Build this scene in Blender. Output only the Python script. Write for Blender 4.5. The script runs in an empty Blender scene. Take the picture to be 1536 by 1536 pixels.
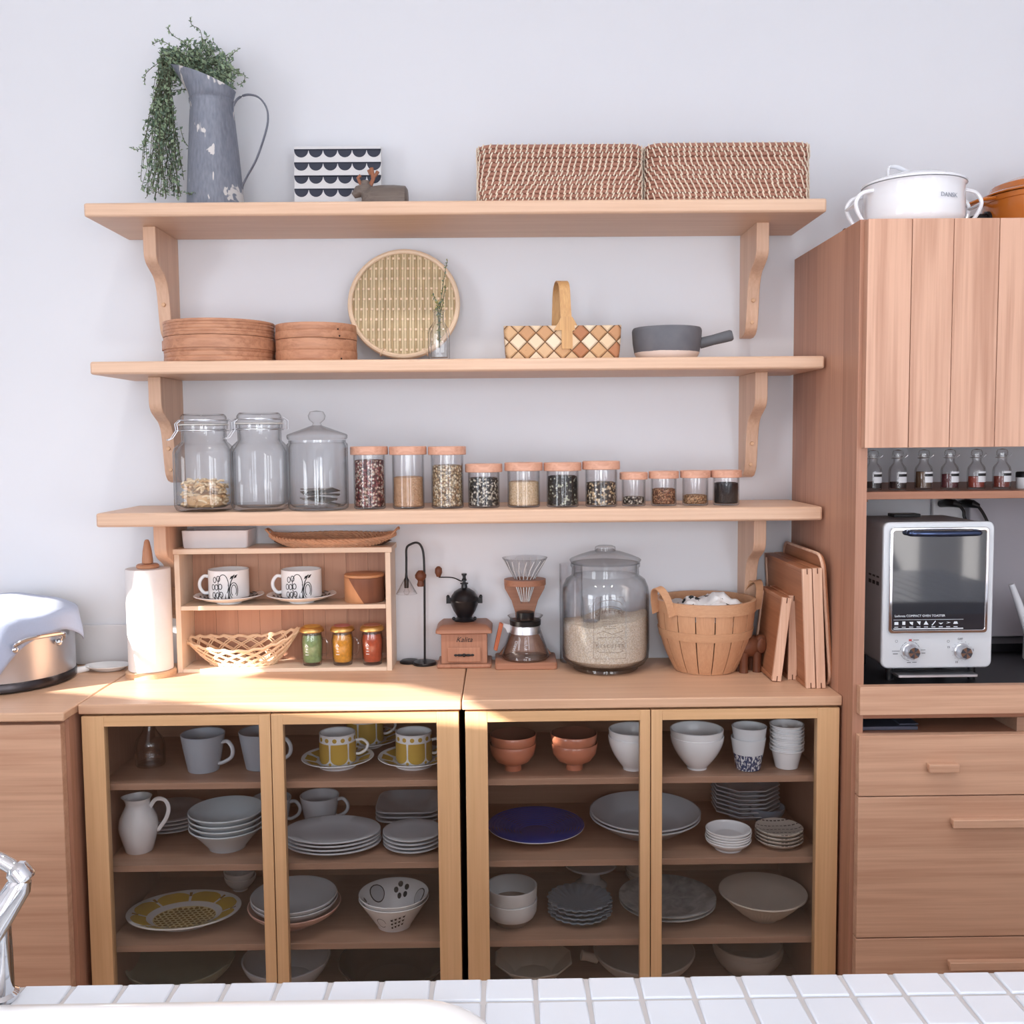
import bpy, bmesh, math, random
from mathutils import Vector, Matrix, noise
random.seed(7)
PI = math.pi
SC = bpy.context.scene
COL = SC.collection
# ------------------------------------------------------------------ camera model
F = 1500.0
CAM = Vector((.8986, -2.4767, 1.3831))
PITCH, YAW, ROLL = -.0737, .0105, -.0089
fw = Vector((math.sin(YAW)*math.cos(PITCH), math.cos(YAW)*math.cos(PITCH), math.sin(PITCH)))
rt = Vector((math.cos(YAW), -math.sin(YAW), 0)); up = rt.cross(fw)
R2 = rt*math.cos(ROLL) + up*math.sin(ROLL); U2 = -rt*math.sin(ROLL) + up*math.cos(ROLL)
def ray(u, v): return fw + R2*((u-768)/F) - U2*((v-768)/F)
def at(u, v, y): d = ray(u, v); return CAM + d*((y-CAM.y)/d.y)
def ag(u, v, z): d = ray(u, v); return CAM + d*((z-CAM.z)/d.z)
def S(y): return (y-CAM.y)/F                      # metres per pixel at depth y
def ctr(u, v, z, r): p = ag(u, v, z); return Vector((p.x, p.y+r, z))
cd = bpy.data.cameras.new('camera'); cam = bpy.data.objects.new('camera', cd); COL.objects.link(cam)
cd.sensor_width = 36; cd.lens = F/1536*36; cd.clip_start = .05
m3 = Matrix((R2, U2, -fw)).transposed()
cam.matrix_world = Matrix.Translation(CAM) @ m3.to_4x4()
SC.camera = cam
# ------------------------------------------------------------------ materials
def lin(c): c /= 255; return c/12.92 if c <= .04045 else ((c+.055)/1.055)**2.4
def RGB(r, g, b): return (lin(r), lin(g), lin(b), 1)
class NT:
    def __init__(s, name):
        s.m = bpy.data.materials.new(name); s.m.use_nodes = True
        s.t = s.m.node_tree; s.t.nodes.clear(); s.out = s.n('ShaderNodeOutputMaterial')
    def n(s, t, **k):
        x = s.t.nodes.new(t)
        for a, b in k.items(): setattr(x, a, b)
        return x
    def l(s, a, b): s.t.links.new(a, b)
    def put(s, sock, v):
        if isinstance(v, bpy.types.NodeSocket): s.l(v, sock)
        elif v is not None: sock.default_value = v
    def math(s, op, a, b=None, c=None):
        x = s.n('ShaderNodeMath', operation=op)
        for i, v in enumerate((a, b, c)):
            if v is not None: s.put(x.inputs[i], v)
        return x.outputs[0]
    def mix(s, f, a, b):
        x = s.n('ShaderNodeMix', data_type='RGBA'); s.put(x.inputs[0], f); s.put(x.inputs[6], a); s.put(x.inputs[7], b); return x.outputs[2]
    def ramp(s, f, st):
        x = s.n('ShaderNodeValToRGB'); s.put(x.inputs[0], f); e = x.color_ramp.elements
        while len(e) < len(st): e.new(.5)
        for i, (p, c) in enumerate(st): e[i].position = p; e[i].color = c
        return x.outputs[0]
    def coord(s, k='Object'): return s.n('ShaderNodeTexCoord').outputs[k]
    def mp(s, v, sc=(1, 1, 1), loc=(0, 0, 0), rot=(0, 0, 0)):
        x = s.n('ShaderNodeMapping'); s.l(v, x.inputs[0]); x.inputs[1].default_value = loc; x.inputs[2].default_value = rot; x.inputs[3].default_value = sc; return x.outputs[0]
    def noise(s, v, sc=5, det=3, rough=.5, dist=0):
        x = s.n('ShaderNodeTexNoise'); s.l(v, x.inputs['Vector']); x.inputs['Scale'].default_value = sc; x.inputs['Detail'].default_value = det
        x.inputs['Roughness'].default_value = rough; x.inputs['Distortion'].default_value = dist; return x.outputs[0]
    def voro(s, v, sc=5, feature='F1'):
        x = s.n('ShaderNodeTexVoronoi', feature=feature); s.l(v, x.inputs['Vector']); x.inputs['Scale'].default_value = sc; return x
    def xyz(s, v): x = s.n('ShaderNodeSeparateXYZ'); s.l(v, x.inputs[0]); return x.outputs
    def bump(s, h, st=.3, d=.002):
        x = s.n('ShaderNodeBump'); s.l(h, x.inputs['Height']); x.inputs['Strength'].default_value = st; x.inputs['Distance'].default_value = d; return x.outputs[0]
    def bsdf(s, col, rough=.5, metal=0, spec=.5, normal=None, coat=0, sheen=0, trans=0, ior=1.45):
        p = s.n('ShaderNodeBsdfPrincipled'); s.put(p.inputs['Base Color'], col); s.put(p.inputs['Roughness'], rough); s.put(p.inputs['Metallic'], metal)
        p.inputs['Specular IOR Level'].default_value = spec; p.inputs['Coat Weight'].default_value = coat; p.inputs['Sheen Weight'].default_value = sheen
        p.inputs['Transmission Weight'].default_value = trans; p.inputs['IOR'].default_value = ior
        if normal is not None: s.l(normal, p.inputs['Normal'])
        s.l(p.outputs[0], s.out.inputs[0]); return p
def plain(name, c, rough=.5, metal=0, spec=.5, var=.04, nsc=30, coat=0, bump=0, sheen=0):
    t = NT(name); f = t.noise(t.coord(), nsc, 3)
    a = tuple(x*(1-var) for x in c[:3])+(1,); b = tuple(min(1, x*(1+var)) for x in c[:3])+(1,)
    nrm = t.bump(f, bump, .002) if bump else None
    t.bsdf(t.mix(f, a, b), rough, metal, spec, nrm, coat, sheen); return t.m
def wood(name, c1, c2, axis='X', sc=1.0, rough=.42, island=.0, fig=.5, spec=.4):
    t = NT(name); co = t.coord(); k = {'X': 0, 'Y': 1, 'Z': 2}[axis]
    if island:
        g = t.n('ShaderNodeNewGeometry'); rnd = g.outputs['Random Per Island']
        va = t.n('ShaderNodeVectorMath', operation='ADD'); t.l(co, va.inputs[0])
        cmb = t.n('ShaderNodeCombineXYZ')
        for i in range(3): t.l(t.math('MULTIPLY', rnd, 7.0), cmb.inputs[i])
        t.l(cmb.outputs[0], va.inputs[1]); co = va.outputs[0]
    s1 = [13*sc]*3; s1[k] = .55*sc; s2 = [170*sc]*3; s2[k] = 4*sc; s3 = [3.2*sc]*3; s3[k] = .5*sc
    a = t.noise(t.mp(co, s1), 1.3, 2, .5, .35); b = t.noise(t.mp(co, s2), 1, 3, .6); c = t.noise(t.mp(co, s3), 1, 2)
    w = t.math('SINE', t.math('MULTIPLY', a, 26.0)); w = t.math('MULTIPLY_ADD', w, .5*fig*.5, .5)
    f = t.math('ADD', t.math('MULTIPLY', w, .40), t.math('ADD', t.math('MULTIPLY', b, .70), t.math('MULTIPLY', c, .22)))
    if island: f = t.math('ADD', f, t.math('MULTIPLY_ADD', rnd, island, -island/2))
    col = t.ramp(f, [(.2, c2), (.85, c1)])
    t.bsdf(col, rough, 0, spec, t.bump(b, .12, .001)); return t.m
def glass(name, tint=(1, 1, 1, 1), edge=.35, refl=1.0):
    t = NT(name); lw = t.n('ShaderNodeLayerWeight'); lw.inputs[0].default_value = .5
    dk = tuple(x*edge for x in tint[:3])+(1,); fc = lw.outputs['Facing']
    fr = t.math('MULTIPLY_ADD', t.math('POWER', fc, 5.0), .9*min(refl, 1), .045*refl)
    tr = t.n('ShaderNodeBsdfTransparent'); t.l(t.mix(t.math('POWER', fc, 4.0), tint, dk), tr.inputs[0])
    gl = t.n('ShaderNodeBsdfGlossy'); gl.inputs['Roughness'].default_value = .02
    mx = t.n('ShaderNodeMixShader'); t.l(fr, mx.inputs[0]); t.l(tr.outputs[0], mx.inputs[1]); t.l(gl.outputs[0], mx.inputs[2])
    t.l(mx.outputs[0], t.out.inputs[0]); return t.m
def speck(name, cols, sc=160, rough=.6, bump=.8, dark=(.25, .22, .2, 1)):
    t = NT(name); v = t.voro(t.coord(), sc); r = t.xyz(v.outputs['Color'])[0]
    n = len(cols); st = [(i/n, c) for i, c in enumerate(cols)]
    x = t.n('ShaderNodeValToRGB'); x.color_ramp.interpolation = 'CONSTANT'; e = x.color_ramp.elements
    while len(e) < n: e.new(.5)
    for i, (p, c) in enumerate(st): e[i].position = p; e[i].color = c
    t.l(r, x.inputs[0]); d = v.outputs['Distance']
    sh = t.ramp(d, [(.3, (1, 1, 1, 1)), (.75, dark)])  # shade between the grains, painted in by darkening the cell edges
    mu = t.n('ShaderNodeMix', data_type='RGBA', blend_type='MULTIPLY'); mu.inputs[0].default_value = 1; t.l(x.outputs[0], mu.inputs[6]); t.l(sh, mu.inputs[7])
    t.bsdf(mu.outputs[2], rough, 0, .4, t.bump(t.math('SUBTRACT', 1.0, d), bump, .004)); return t.m

W_SHELF = wood('oak_shelf', RGB(228, 194, 168), RGB(200, 158, 130), 'X')
W_BRACK = wood('oak_bracket', RGB(224, 188, 162), RGB(194, 150, 122), 'Z')
W_DOORV = wood('oak_door_stile', RGB(226, 184, 140), RGB(200, 154, 110), 'Z')
W_DOORH = wood('oak_door_rail', RGB(226, 184, 140), RGB(200, 154, 110), 'X')
W_TOP = wood('oak_worktop', RGB(224, 184, 154), RGB(194, 150, 120), 'X')
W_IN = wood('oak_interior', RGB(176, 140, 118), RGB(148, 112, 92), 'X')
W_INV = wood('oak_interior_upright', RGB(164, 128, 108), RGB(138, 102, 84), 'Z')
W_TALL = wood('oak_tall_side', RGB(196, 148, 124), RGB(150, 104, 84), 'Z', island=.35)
W_PLANK = wood('oak_planks', RGB(216, 172, 148), RGB(172, 124, 100), 'Z', island=.3, fig=1.3)
W_DRAW = wood('oak_drawer', RGB(220, 178, 150), RGB(184, 136, 110), 'X', fig=1.2)
W_PALE = wood('pale_wood', RGB(238, 216, 194), RGB(220, 192, 166), 'X')
W_PALEV = wood('pale_wood_upright', RGB(238, 216, 194), RGB(220, 192, 166), 'Z')
W_CEDAR = wood('cedar_back', RGB(192, 146, 120), RGB(154, 106, 84), 'Z', island=.45)
W_RED = wood('reddish_wood', RGB(180, 128, 102), RGB(142, 94, 72), 'X')
W_REDV = wood('reddish_wood_upright', RGB(186, 134, 108), RGB(146, 98, 76), 'Z')
W_TRAY = wood('tray_wood', RGB(186, 128, 94), RGB(146, 92, 64), 'Y')
W_TRAYE = wood('tray_edge_wood', RGB(240, 202, 176), RGB(206, 156, 128), 'Z', sc=1.6, fig=1.4)
W_DARK = wood('walnut', RGB(120, 72, 50), RGB(78, 44, 30), 'Z', sc=2)
W_BEECH = wood('beech', RGB(226, 186, 150), RGB(204, 158, 122), 'X', sc=2)
W_STEAM = wood('steamer_cedar', RGB(194, 142, 112), RGB(158, 106, 80), 'X', sc=2.2, fig=1.5)
W_ANT = wood('antler_wood', RGB(170, 112, 84), RGB(130, 80, 58), 'Z', sc=3)
WHITE = plain('white_porcelain', RGB(246, 247, 249), .18, var=.015, coat=.3)
CREAM = plain('cream_porcelain', RGB(226, 218, 204), .25, var=.03)
GREYP = plain('grey_glaze', RGB(206, 210, 216), .22, var=.04, coat=.2)
GREYD = plain('blue_grey_glaze', RGB(134, 146, 160), .3, var=.05)
GREYW = plain('warm_grey_glaze', RGB(186, 178, 170), .35, var=.05)
PINKP = plain('pale_pink_glaze', RGB(214, 170, 156), .3, var=.04)
OLIVE = plain('olive_glaze', RGB(146, 146, 124), .3, var=.06)
BROWNP = plain('dark_brown_glaze', RGB(70, 46, 38), .35, var=.1)
YEL = plain('mustard_glaze', RGB(200, 166, 78), .25, var=.06)
BLACK = plain('black_paint', RGB(22, 21, 24), .35, var=.1)
INK = plain('black_ink', RGB(30, 30, 34), .4, var=.1)
NAVY = plain('navy_ink', RGB(62, 66, 80), .85, var=.12)
CANVAS = plain('white_canvas', RGB(224, 224, 226), .9, var=.03, nsc=200)
CAST = plain('black_cast_iron', RGB(26, 26, 30), .28, var=.1, bump=.05)
STEEL = plain('brushed_steel', RGB(214, 216, 222), .34, 1, var=.04)
CHROME = plain('chrome', RGB(222, 224, 228), .06, 1, var=.01)
ENAMW = plain('white_enamel', RGB(234, 236, 242), .12, var=.01, coat=.5)
ENAMO = plain('orange_enamel', RGB(198, 112, 40), .15, var=.05, coat=.5)
PLAST = plain('white_plastic', RGB(226, 226, 230), .4, var=.02)
PAPER = plain('paper_roll', RGB(238, 236, 236), .95, var=.02, nsc=120, bump=.1)
LILAC = plain('blue_linen', RGB(172, 182, 206), .95, var=.05, nsc=300, bump=.15, sheen=.2)
STONE = plain('grey_stoneware', RGB(96, 98, 104), .6, var=.12, nsc=60)
UNGL = plain('unglazed_clay', RGB(212, 190, 178), .8, var=.05)
TILE = plain('white_tile', RGB(218, 224, 234), .16, var=.015, nsc=15, coat=.2)
GROUT = plain('grout', RGB(196, 192, 192), .9, var=.06)
WALLM = plain('wall_paint', RGB(230, 232, 238), .9, var=.012, nsc=8, spec=.2)
CEILM = plain('ceiling_paint', RGB(236, 235, 238), .9, var=.01)
FLOORM = wood('floor_boards', RGB(206, 190, 172), RGB(176, 158, 138), 'X')
GLASS = glass('clear_glass', (.975, .98, .985, 1), .12, 1.1)
GLASST = glass('thin_glass', (.99, .99, .995, 1), .35, 1.0)
PANE = glass('door_glass', (.975, .98, .985, 1), .8, 1.0)
TOASTG = glass('dark_oven_glass', (.42, .44, .48, 1), .5, 1.6)
LEAF = plain('leaf_green', RGB(152, 172, 140), .7, var=.35, nsc=40)
LEAFD = plain('leaf_dark', RGB(112, 134, 114), .7, var=.3, nsc=40)
STEMM = plain('stem_green', RGB(84, 86, 68), .8, var=.2)
RAT = plain('rattan', RGB(164, 116, 98), .7, var=.3, nsc=90, bump=.2)
RATP = plain('rattan_stitch', RGB(240, 224, 204), .7, var=.12, nsc=90)
WICK = plain('wicker', RGB(232, 200, 166), .6, var=.15, nsc=60)
BRAID = plain('braided_straw', RGB(204, 154, 120), .65, var=.25, nsc=70)
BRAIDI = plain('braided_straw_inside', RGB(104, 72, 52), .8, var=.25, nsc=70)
BAMB = plain('bamboo_strip', RGB(214, 194, 158), .55, var=.2, nsc=35)
BAMBL = plain('bamboo_rim', RGB(232, 206, 178), .5, var=.1, nsc=35)
BAMBD = plain('bamboo_dark_strip', RGB(184, 160, 122), .7, var=.2, nsc=35)  # darker bamboo tone for every third strip and the backing disc
SLATW = wood('basket_slat', RGB(212, 164, 128), RGB(188, 136, 102), 'Z', sc=2, island=.25)
GOLD = plain('gold_lid', RGB(214, 176, 110), .3, .9, var=.05)
RICE = speck('rice', [RGB(240, 230, 214), RGB(232, 218, 196), RGB(246, 238, 226)], 420, .8, .3, (.72, .7, .68, 1))
WINDOWW = plain('window_frame_white', RGB(235, 235, 235), .5)

# ------------------------------------------------------------------ mesh helpers
class MB:
    def __init__(s): s.v = []; s.f = []; s.k = []; s.mi = 0
    def add(s, vs, fs):
        o = len(s.v); s.v += [Vector(p) for p in vs]; s.f += [tuple(i+o for i in f) for f in fs]; s.k += [s.mi]*len(fs); return o
    def box(s, x0, x1, y0, y1, z0, z1, M=None):
        vs = [Vector((x, y, z)) for z in (z0, z1) for y in (y0, y1) for x in (x0, x1)]
        if M: vs = [M @ p for p in vs]
        s.add(vs, [(0, 2, 3, 1), (4, 5, 7, 6), (0, 1, 5, 4), (2, 6, 7, 3), (0, 4, 6, 2), (1, 3, 7, 5)]); return s
    def lathe(s, prof, n=48, c=(0, 0, 0), sx=1, sy=1, wav=None, M=None, t0=0):
        rings = []; vs = []; fs = []
        for k, (r, z) in enumerate(prof):
            if r < 1e-6: rings.append([len(vs)]); vs.append((0, 0, z)); continue
            ix = []
            for i in range(n):
                t = 2*PI*i/n+t0; q = r*(wav(k, t) if wav else 1); ix.append(len(vs)); vs.append((q*math.cos(t)*sx, q*math.sin(t)*sy, z))
            rings.append(ix)
        for a, b in zip(rings, rings[1:]):
            if len(a) == 1 and len(b) == 1: continue
            for i in range(n):
                j = (i+1) % n
                if len(a) == 1: fs.append((a[0], b[j], b[i]))
                elif len(b) == 1: fs.append((a[i], a[j], b[0]))
                else: fs.append((a[i], a[j], b[j], b[i]))
        c = Vector(c); vs = [(M @ Vector(p) if M else Vector(p))+c for p in vs]
        s.add(vs, fs); return s
    def tube(s, pts, r, n=8, closed=False, fl=1.0, upv=None):
        P = [Vector(p) for p in pts]; N = len(P); rr = r if isinstance(r, (list, tuple)) else [r]*N
        T = []
        for i in range(N):
            if closed: d = P[(i+1) % N]-P[i-1]
            else: d = P[min(i+1, N-1)]-P[max(i-1, 0)]
            T.append(d.normalized() if d.length > 1e-9 else Vector((0, 0, 1)))
        u = upv and Vector(upv) or (Vector((0, 0, 1)) if abs(T[0].z) < .9 else Vector((1, 0, 0)))
        vs = []; fs = []
        for i in range(N):
            if upv: u = Vector(upv)
            a = (u - T[i]*u.dot(T[i])); a = a.normalized() if a.length > 1e-6 else T[i].orthogonal().normalized()
            b = T[i].cross(a); u = a
            for k in range(n):
                t = 2*PI*k/n; vs.append(P[i]+a*(rr[i]*math.cos(t)*fl)+b*(rr[i]*math.sin(t)))
        for i in range(N if closed else N-1):
            j = (i+1) % N
            for k in range(n):
                l = (k+1) % n; fs.append((i*n+k, i*n+l, j*n+l, j*n+k))
        if not closed: fs += [tuple(range(n))[::-1], tuple((N-1)*n+k for k in range(n))]
        s.add(vs, fs); return s
    def prism(s, poly, a, b, axis='X', M=None):
        n = len(poly); f = {'X': lambda p, h: (h, p[0], p[1]), 'Y': lambda p, h: (p[0], h, p[1]), 'Z': lambda p, h: (p[0], p[1], h)}[axis]
        vs = [Vector(f(p, a)) for p in poly]+[Vector(f(p, b)) for p in poly]
        if M: vs = [M @ p for p in vs]
        s.add(vs, [tuple(range(n))[::-1], tuple(range(n, 2*n))]+[(i, (i+1) % n, n+(i+1) % n, n+i) for i in range(n)]); return s
    def ball(s, c, r, n=20, sc=(1, 1, 1), M=None):
        m = n//2; pr = [(math.sin(PI*i/m), -math.cos(PI*i/m)) for i in range(m+1)]; pr[0] = (0, -1); pr[-1] = (0, 1)
        Q = Matrix.Diagonal((r*sc[0], r*sc[1], r*sc[2], 1)); Q = (M @ Q) if M else Q
        return s.lathe(pr, n, c, M=Q)
    def wrap(s, poly, R, z0=0, da=0, off=.0004, Rt=None, H=1):
        # flat patch laid on a cylinder/cone about Z, facing -Y; poly in metres (arc, z); Rt = radius at height H
        def mp(p):
            r = R if Rt is None else R+(Rt-R)*((p[1]+z0)/H)
            t = -PI/2+da+p[0]/max(R, Rt or R); r += off; return (r*math.cos(t), r*math.sin(t), p[1]+z0)
        Q = []
        for a, b in zip(poly, list(poly[1:])+[poly[0]]):
            L = math.hypot(b[0]-a[0], b[1]-a[1]); k = max(1, int(L/.0035)+(1 if L > .0035 else 0))
            Q += [(a[0]+(b[0]-a[0])*i/k, a[1]+(b[1]-a[1])*i/k) for i in range(k)]
        n = len(Q); cx = sum(p[0] for p in Q)/n; cy = sum(p[1] for p in Q)/n
        ext = max(math.hypot(p[0]-cx, p[1]-cy) for p in Q); nr = max(1, int(ext/.005)+1); vs = []; fs = []
        for q in range(nr):
            f = 1-q/nr; vs += [mp((cx+(p[0]-cx)*f, cy+(p[1]-cy)*f)) for p in Q]
            if q: fs += [((q-1)*n+i, (q-1)*n+(i+1) % n, q*n+(i+1) % n, q*n+i) for i in range(n)]
        vs.append(mp((cx, cy))); fs += [((nr-1)*n+i, (nr-1)*n+(i+1) % n, nr*n) for i in range(n)]
        s.add(vs, fs); return s
    def wrapline(s, pts, w, R, z0=0, da=0, off=.0005, Rt=None, H=1):
        for a, b in zip(pts, pts[1:]):
            a = Vector(a); b = Vector(b); d = (b-a)
            if d.length < 1e-7: continue
            nn = Vector((-d.y, d.x)).normalized()*w/2
            s.wrap([a-nn, b-nn, b+nn, a+nn], R, z0, da, off, Rt, H)
        return s
    def xf(s, M): s.v = [M @ p for p in s.v]; return s
def build(name, mb, mat, parent=None, loc=None, bevel=0, ang=.7, rot=None, bseg=2):
    me = bpy.data.meshes.new(name); me.from_pydata([tuple(p) for p in mb.v], [], mb.f)
    for m in (mat if isinstance(mat, (list, tuple)) else [mat]): me.materials.append(m)
    for p, k in zip(me.polygons, mb.k): p.material_index = k
    bm = bmesh.new(); bm.from_mesh(me); bmesh.ops.recalc_face_normals(bm, faces=bm.faces); bm.to_mesh(me); bm.free()
    me.shade_smooth(); me.set_sharp_from_angle(angle=ang)
    o = bpy.data.objects.new(name, me); COL.objects.link(o)
    if parent: o.parent = parent
    if loc is not None: o.location = loc
    if rot is not None: o.rotation_euler = rot
    if bevel:
        b = o.modifiers.new('edge', 'BEVEL'); b.width = bevel; b.segments = bseg; b.limit_method = 'ANGLE'; b.harden_normals = False
    return o
def tag(o, label, cat=None, group=None, kind=None):
    o['label'] = label
    if cat: o['category'] = cat
    if group: o['group'] = group
    if kind: o['kind'] = kind
    return o
def thing(name, label, cat, loc, group=None, rz=0):
    o = bpy.data.objects.new(name, None); COL.objects.link(o); o.empty_display_size = .05; o.location = loc; o.rotation_euler = (0, 0, rz)
    return tag(o, label, cat, group)
def solo(name, mb, mat, label, cat, loc=(0, 0, 0), group=None, bevel=0, rz=0, kind=None, ang=.7):
    return tag(build(name, mb, mat, None, loc, bevel, ang, (0, 0, rz)), label, cat, group, kind)
def struct(name, mb, mat, bevel=0):
    o = build(name, mb, mat, None, None, bevel); o['kind'] = 'structure'; return o
def dup(root, loc, label=None, group=None, rz=None):
    r = root.copy(); COL.objects.link(r); r.location = loc
    if rz is not None: r.rotation_euler = (0, 0, rz)
    if label: r['label'] = label
    if group: r['group'] = group
    for ch in list(root.children):
        c = ch.copy(); COL.objects.link(c); c.parent = r
        for g in list(ch.children):
            d = g.copy(); COL.objects.link(d); d.parent = c
    return r
ORD = ['lowest', 'second from bottom', 'third from bottom', 'fourth from bottom', 'fifth from bottom', 'sixth from bottom', 'seventh from bottom']
def stack(proto, n, x, y, z, dz, lab, group, jit=.0015):
    for i in range(n):
        pos = 'topmost' if i == n-1 else ('upper' if n == 2 else ORD[i])
        if n == 2 and i == 0: pos = 'lower'
        if n == 2 and i == 1: pos = 'upper'
        L = (x+random.uniform(-jit, jit), y+random.uniform(-jit, jit), z+i*dz); s = lab.replace('@', pos)
        if i == 0: proto.location = L; proto['label'] = s; proto['group'] = group
        else: dup(proto, L, s, group, random.uniform(-.3, .3) if jit > 0 and proto.type == 'MESH' and not proto.get('fixed') else None)
def text(name, body, size, loc, mat, parent, rot=(PI/2, 0, 0), ext=.0003, align='CENTER', shear=0, label=None):
    c = bpy.data.curves.new(name, 'FONT'); c.body = body; c.size = size; c.extrude = ext; c.align_x = align; c.align_y = 'CENTER'; c.shear = shear; c.resolution_u = 3
    tmp = bpy.data.objects.new('tmp', c); COL.objects.link(tmp)
    me = bpy.data.meshes.new_from_object(tmp.evaluated_get(bpy.context.evaluated_depsgraph_get())); me.name = name
    bpy.data.objects.remove(tmp); bpy.data.curves.remove(c); me.materials.clear(); me.materials.append(mat)
    o = bpy.data.objects.new(name, me); COL.objects.link(o); o.parent = parent; o.location = loc; o.rotation_euler = rot
    if label: o['label'] = label
    return o
def bowlprof(rf, rr, h, t=.004, p=2.0, foot=.004, lip=0):
    R = lambda a: rf+(rr-rf)*(1-(1-a)**p)
    o = [(0, .0015), (rf*.8, .0015), (rf*.85, 0), (rf, 0), (rf, foot)]
    o += [(R(i/12), foot+(h-foot)*i/12) for i in range(1, 13)]+[(rr-t*.5, h+t*.3)]
    o += [(max(R(i/12)-t, .004), max(foot+t, foot+(h-foot)*i/12)) for i in range(12, 0, -1)]
    return o+[(0, foot+t)]
def plateprof(r, h, t=.004, flat=.62, rf=None):
    rf = rf or r*.55
    return [(0, .002), (rf-.004, .002), (rf-.003, 0), (rf, 0), (rf+.001, .003), (r*flat+.004, h*.35), (r, h-t*.5), (r+.0005, h), (r-.002, h+.0008), (r*flat, h*.35+t), (r*flat-.012, t+.002), (0, t+.0015)]
def rrect(w, d, r, n=6):
    P = []
    for cx, cy, a in ((w/2-r, d/2-r, 0), (-w/2+r, d/2-r, PI/2), (-w/2+r, -d/2+r, PI), (w/2-r, -d/2+r, 1.5*PI)):
        for i in range(n+1): t = a+PI/2*i/n; P.append((cx+r*math.cos(t), cy+r*math.sin(t)))
    return P
def loft(mb, rings, cap0=True, cap1=True):
    n = len(rings[0]); vs = [p for r in rings for p in r]; fs = []
    for k in range(len(rings)-1):
        for i in range(n): j = (i+1) % n; fs.append((k*n+i, k*n+j, (k+1)*n+j, (k+1)*n+i))
    if cap0: fs.append(tuple(range(n))[::-1])
    if cap1: fs.append(tuple((len(rings)-1)*n+i for i in range(n)))
    mb.add(vs, fs); return mb
def spl(pts, n=8):
    P = [Vector(p) for p in pts]; out = []
    for i in range(len(P)-1):
        a, b, c, d = P[max(i-1, 0)], P[i], P[i+1], P[min(i+2, len(P)-1)]
        for k in range(n):
            t = k/n; out.append(.5*((2*b)+(c-a)*t+(2*a-5*b+4*c-d)*t*t+(3*b-a-3*c+d)*t**3))
    return out+[P[-1]]
# ------------------------------------------------------------------ constants of the place
Z1T, Z1B, Z2T, Z2B, Z3T, Z3B = 1.8992, 1.8695, 1.5584, 1.5303, 1.2251, 1.194
CT, DS, DC = .83, .2604, .392
R1, R2Z, R3, R4 = .6459, .4634, .2831, .105
TX, TT, TF = 1.621, 1.8121, -.4505
XL, XR, YF, ZC = -2.3, 3.3, -4.8, 2.75
# ------------------------------------------------------------------ sun and windows
SUN = Vector((.80, .50, -.38)).normalized()
def toleft(p): p = Vector(p); t = (p.x-XL)/SUN.x; q = p-SUN*t; return (q.y, q.z)
beamA = [Vector((-.55, -.175, CT)), ag(30, 1034, CT), ag(150, 1043, CT), ag(340, 1053, CT)-Vector((0, .02, 0)), Vector((.80, -.47, CT)), Vector((.82, -.372, CT)), ag(600, 1027, CT), ag(360, 1017, CT), at(292, 940, -.122), at(276, 872, -.122), at(204, 888, -.17), at(120, 885, -.2), at(60, 868, -.2), at(-60, 880, -.2)]
def wall_holes(name, rect, holes, thick_axis, pos, t):
    bm = bmesh.new(); es = []
    for loop in [rect]+holes:
        vs = [bm.verts.new((0, a, b)) for a, b in loop]
        es += [bm.edges.new((vs[i], vs[(i+1) % len(vs)])) for i in range(len(vs))]
    bmesh.ops.triangle_fill(bm, edges=es, use_beauty=True)
    me = bpy.data.meshes.new(name)
    for v in bm.verts:
        v.co = (pos, v.co.y, v.co.z) if thick_axis == 'X' else (v.co.y, pos, v.co.z)
    bm.to_mesh(me); bm.free(); me.materials.append(WALLM)
    o = bpy.data.objects.new(name, me); COL.objects.link(o); o['kind'] = 'structure'
    return o
WL = (-4.4, -2.9, .75, 1.95)                       # window in the left wall: y0,y1,z0,z1
rect = [(YF, 0), (0, 0), (0, ZC), (YF, ZC)]
winL = [(WL[0], WL[2]), (WL[1], WL[2]), (WL[1], WL[3]), (WL[0], WL[3])]
wall_holes('wall_left', rect, [winL, [toleft(p) for p in beamA]], 'X', XL, .1)  # second hole is added, its outline shaped to throw the sun patch on the worktop
WF = [(.15, .60, .25, 2.15), (.85, 1.30, .25, 2.15), (2.0, 2.9, .9, 2.3)]
wall_holes('wall_front', [(XL, 0), (XR, 0), (XR, ZC), (XL, ZC)], [[(a, c), (b, c), (b, d), (a, d)] for a, b, c, d in WF], 'Y', YF, .1)
struct('wall_back', MB().box(XL, XR, 0, .1, 0, ZC), WALLM)
struct('wall_right', MB().box(XR, XR+.1, YF, 0, 0, ZC), WALLM)
struct('floor', MB().box(XL, XR, YF, .1, -.05, 0), FLOORM)
struct('ceiling', MB().box(XL, XR, YF, .1, ZC, ZC+.05), CEILM)
def frame(name, a, b, c, d, axis, pos):
    m = MB(); w = .04
    for x0, x1, z0, z1 in ((a, b, c, c+w), (a, b, d-w, d), (a, a+w, c, d), (b-w, b, c, d)):
        if axis == 'X': m.box(pos-.06, pos-.002, x0, x1, z0, z1)
        else: m.box(x0, x1, pos-.06, pos-.002, z0, z1)
    struct(name, m, WINDOWW)
frame('window_1', WL[0], WL[1], WL[2], WL[3], 'X', XL)
for i, (a, b, c, d) in enumerate(WF): frame('window_%d' % (i+2), a, b, c, d, 'Y', YF)
def area(name, loc, rot, w, h, power, col):
    l = bpy.data.lights.new(name, 'AREA'); l.shape = 'RECTANGLE'; l.size = w; l.size_y = h; l.energy = power; l.color = col
    o = bpy.data.objects.new(name, l); COL.objects.link(o); o.location = loc; o.rotation_euler = rot; return o
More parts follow.
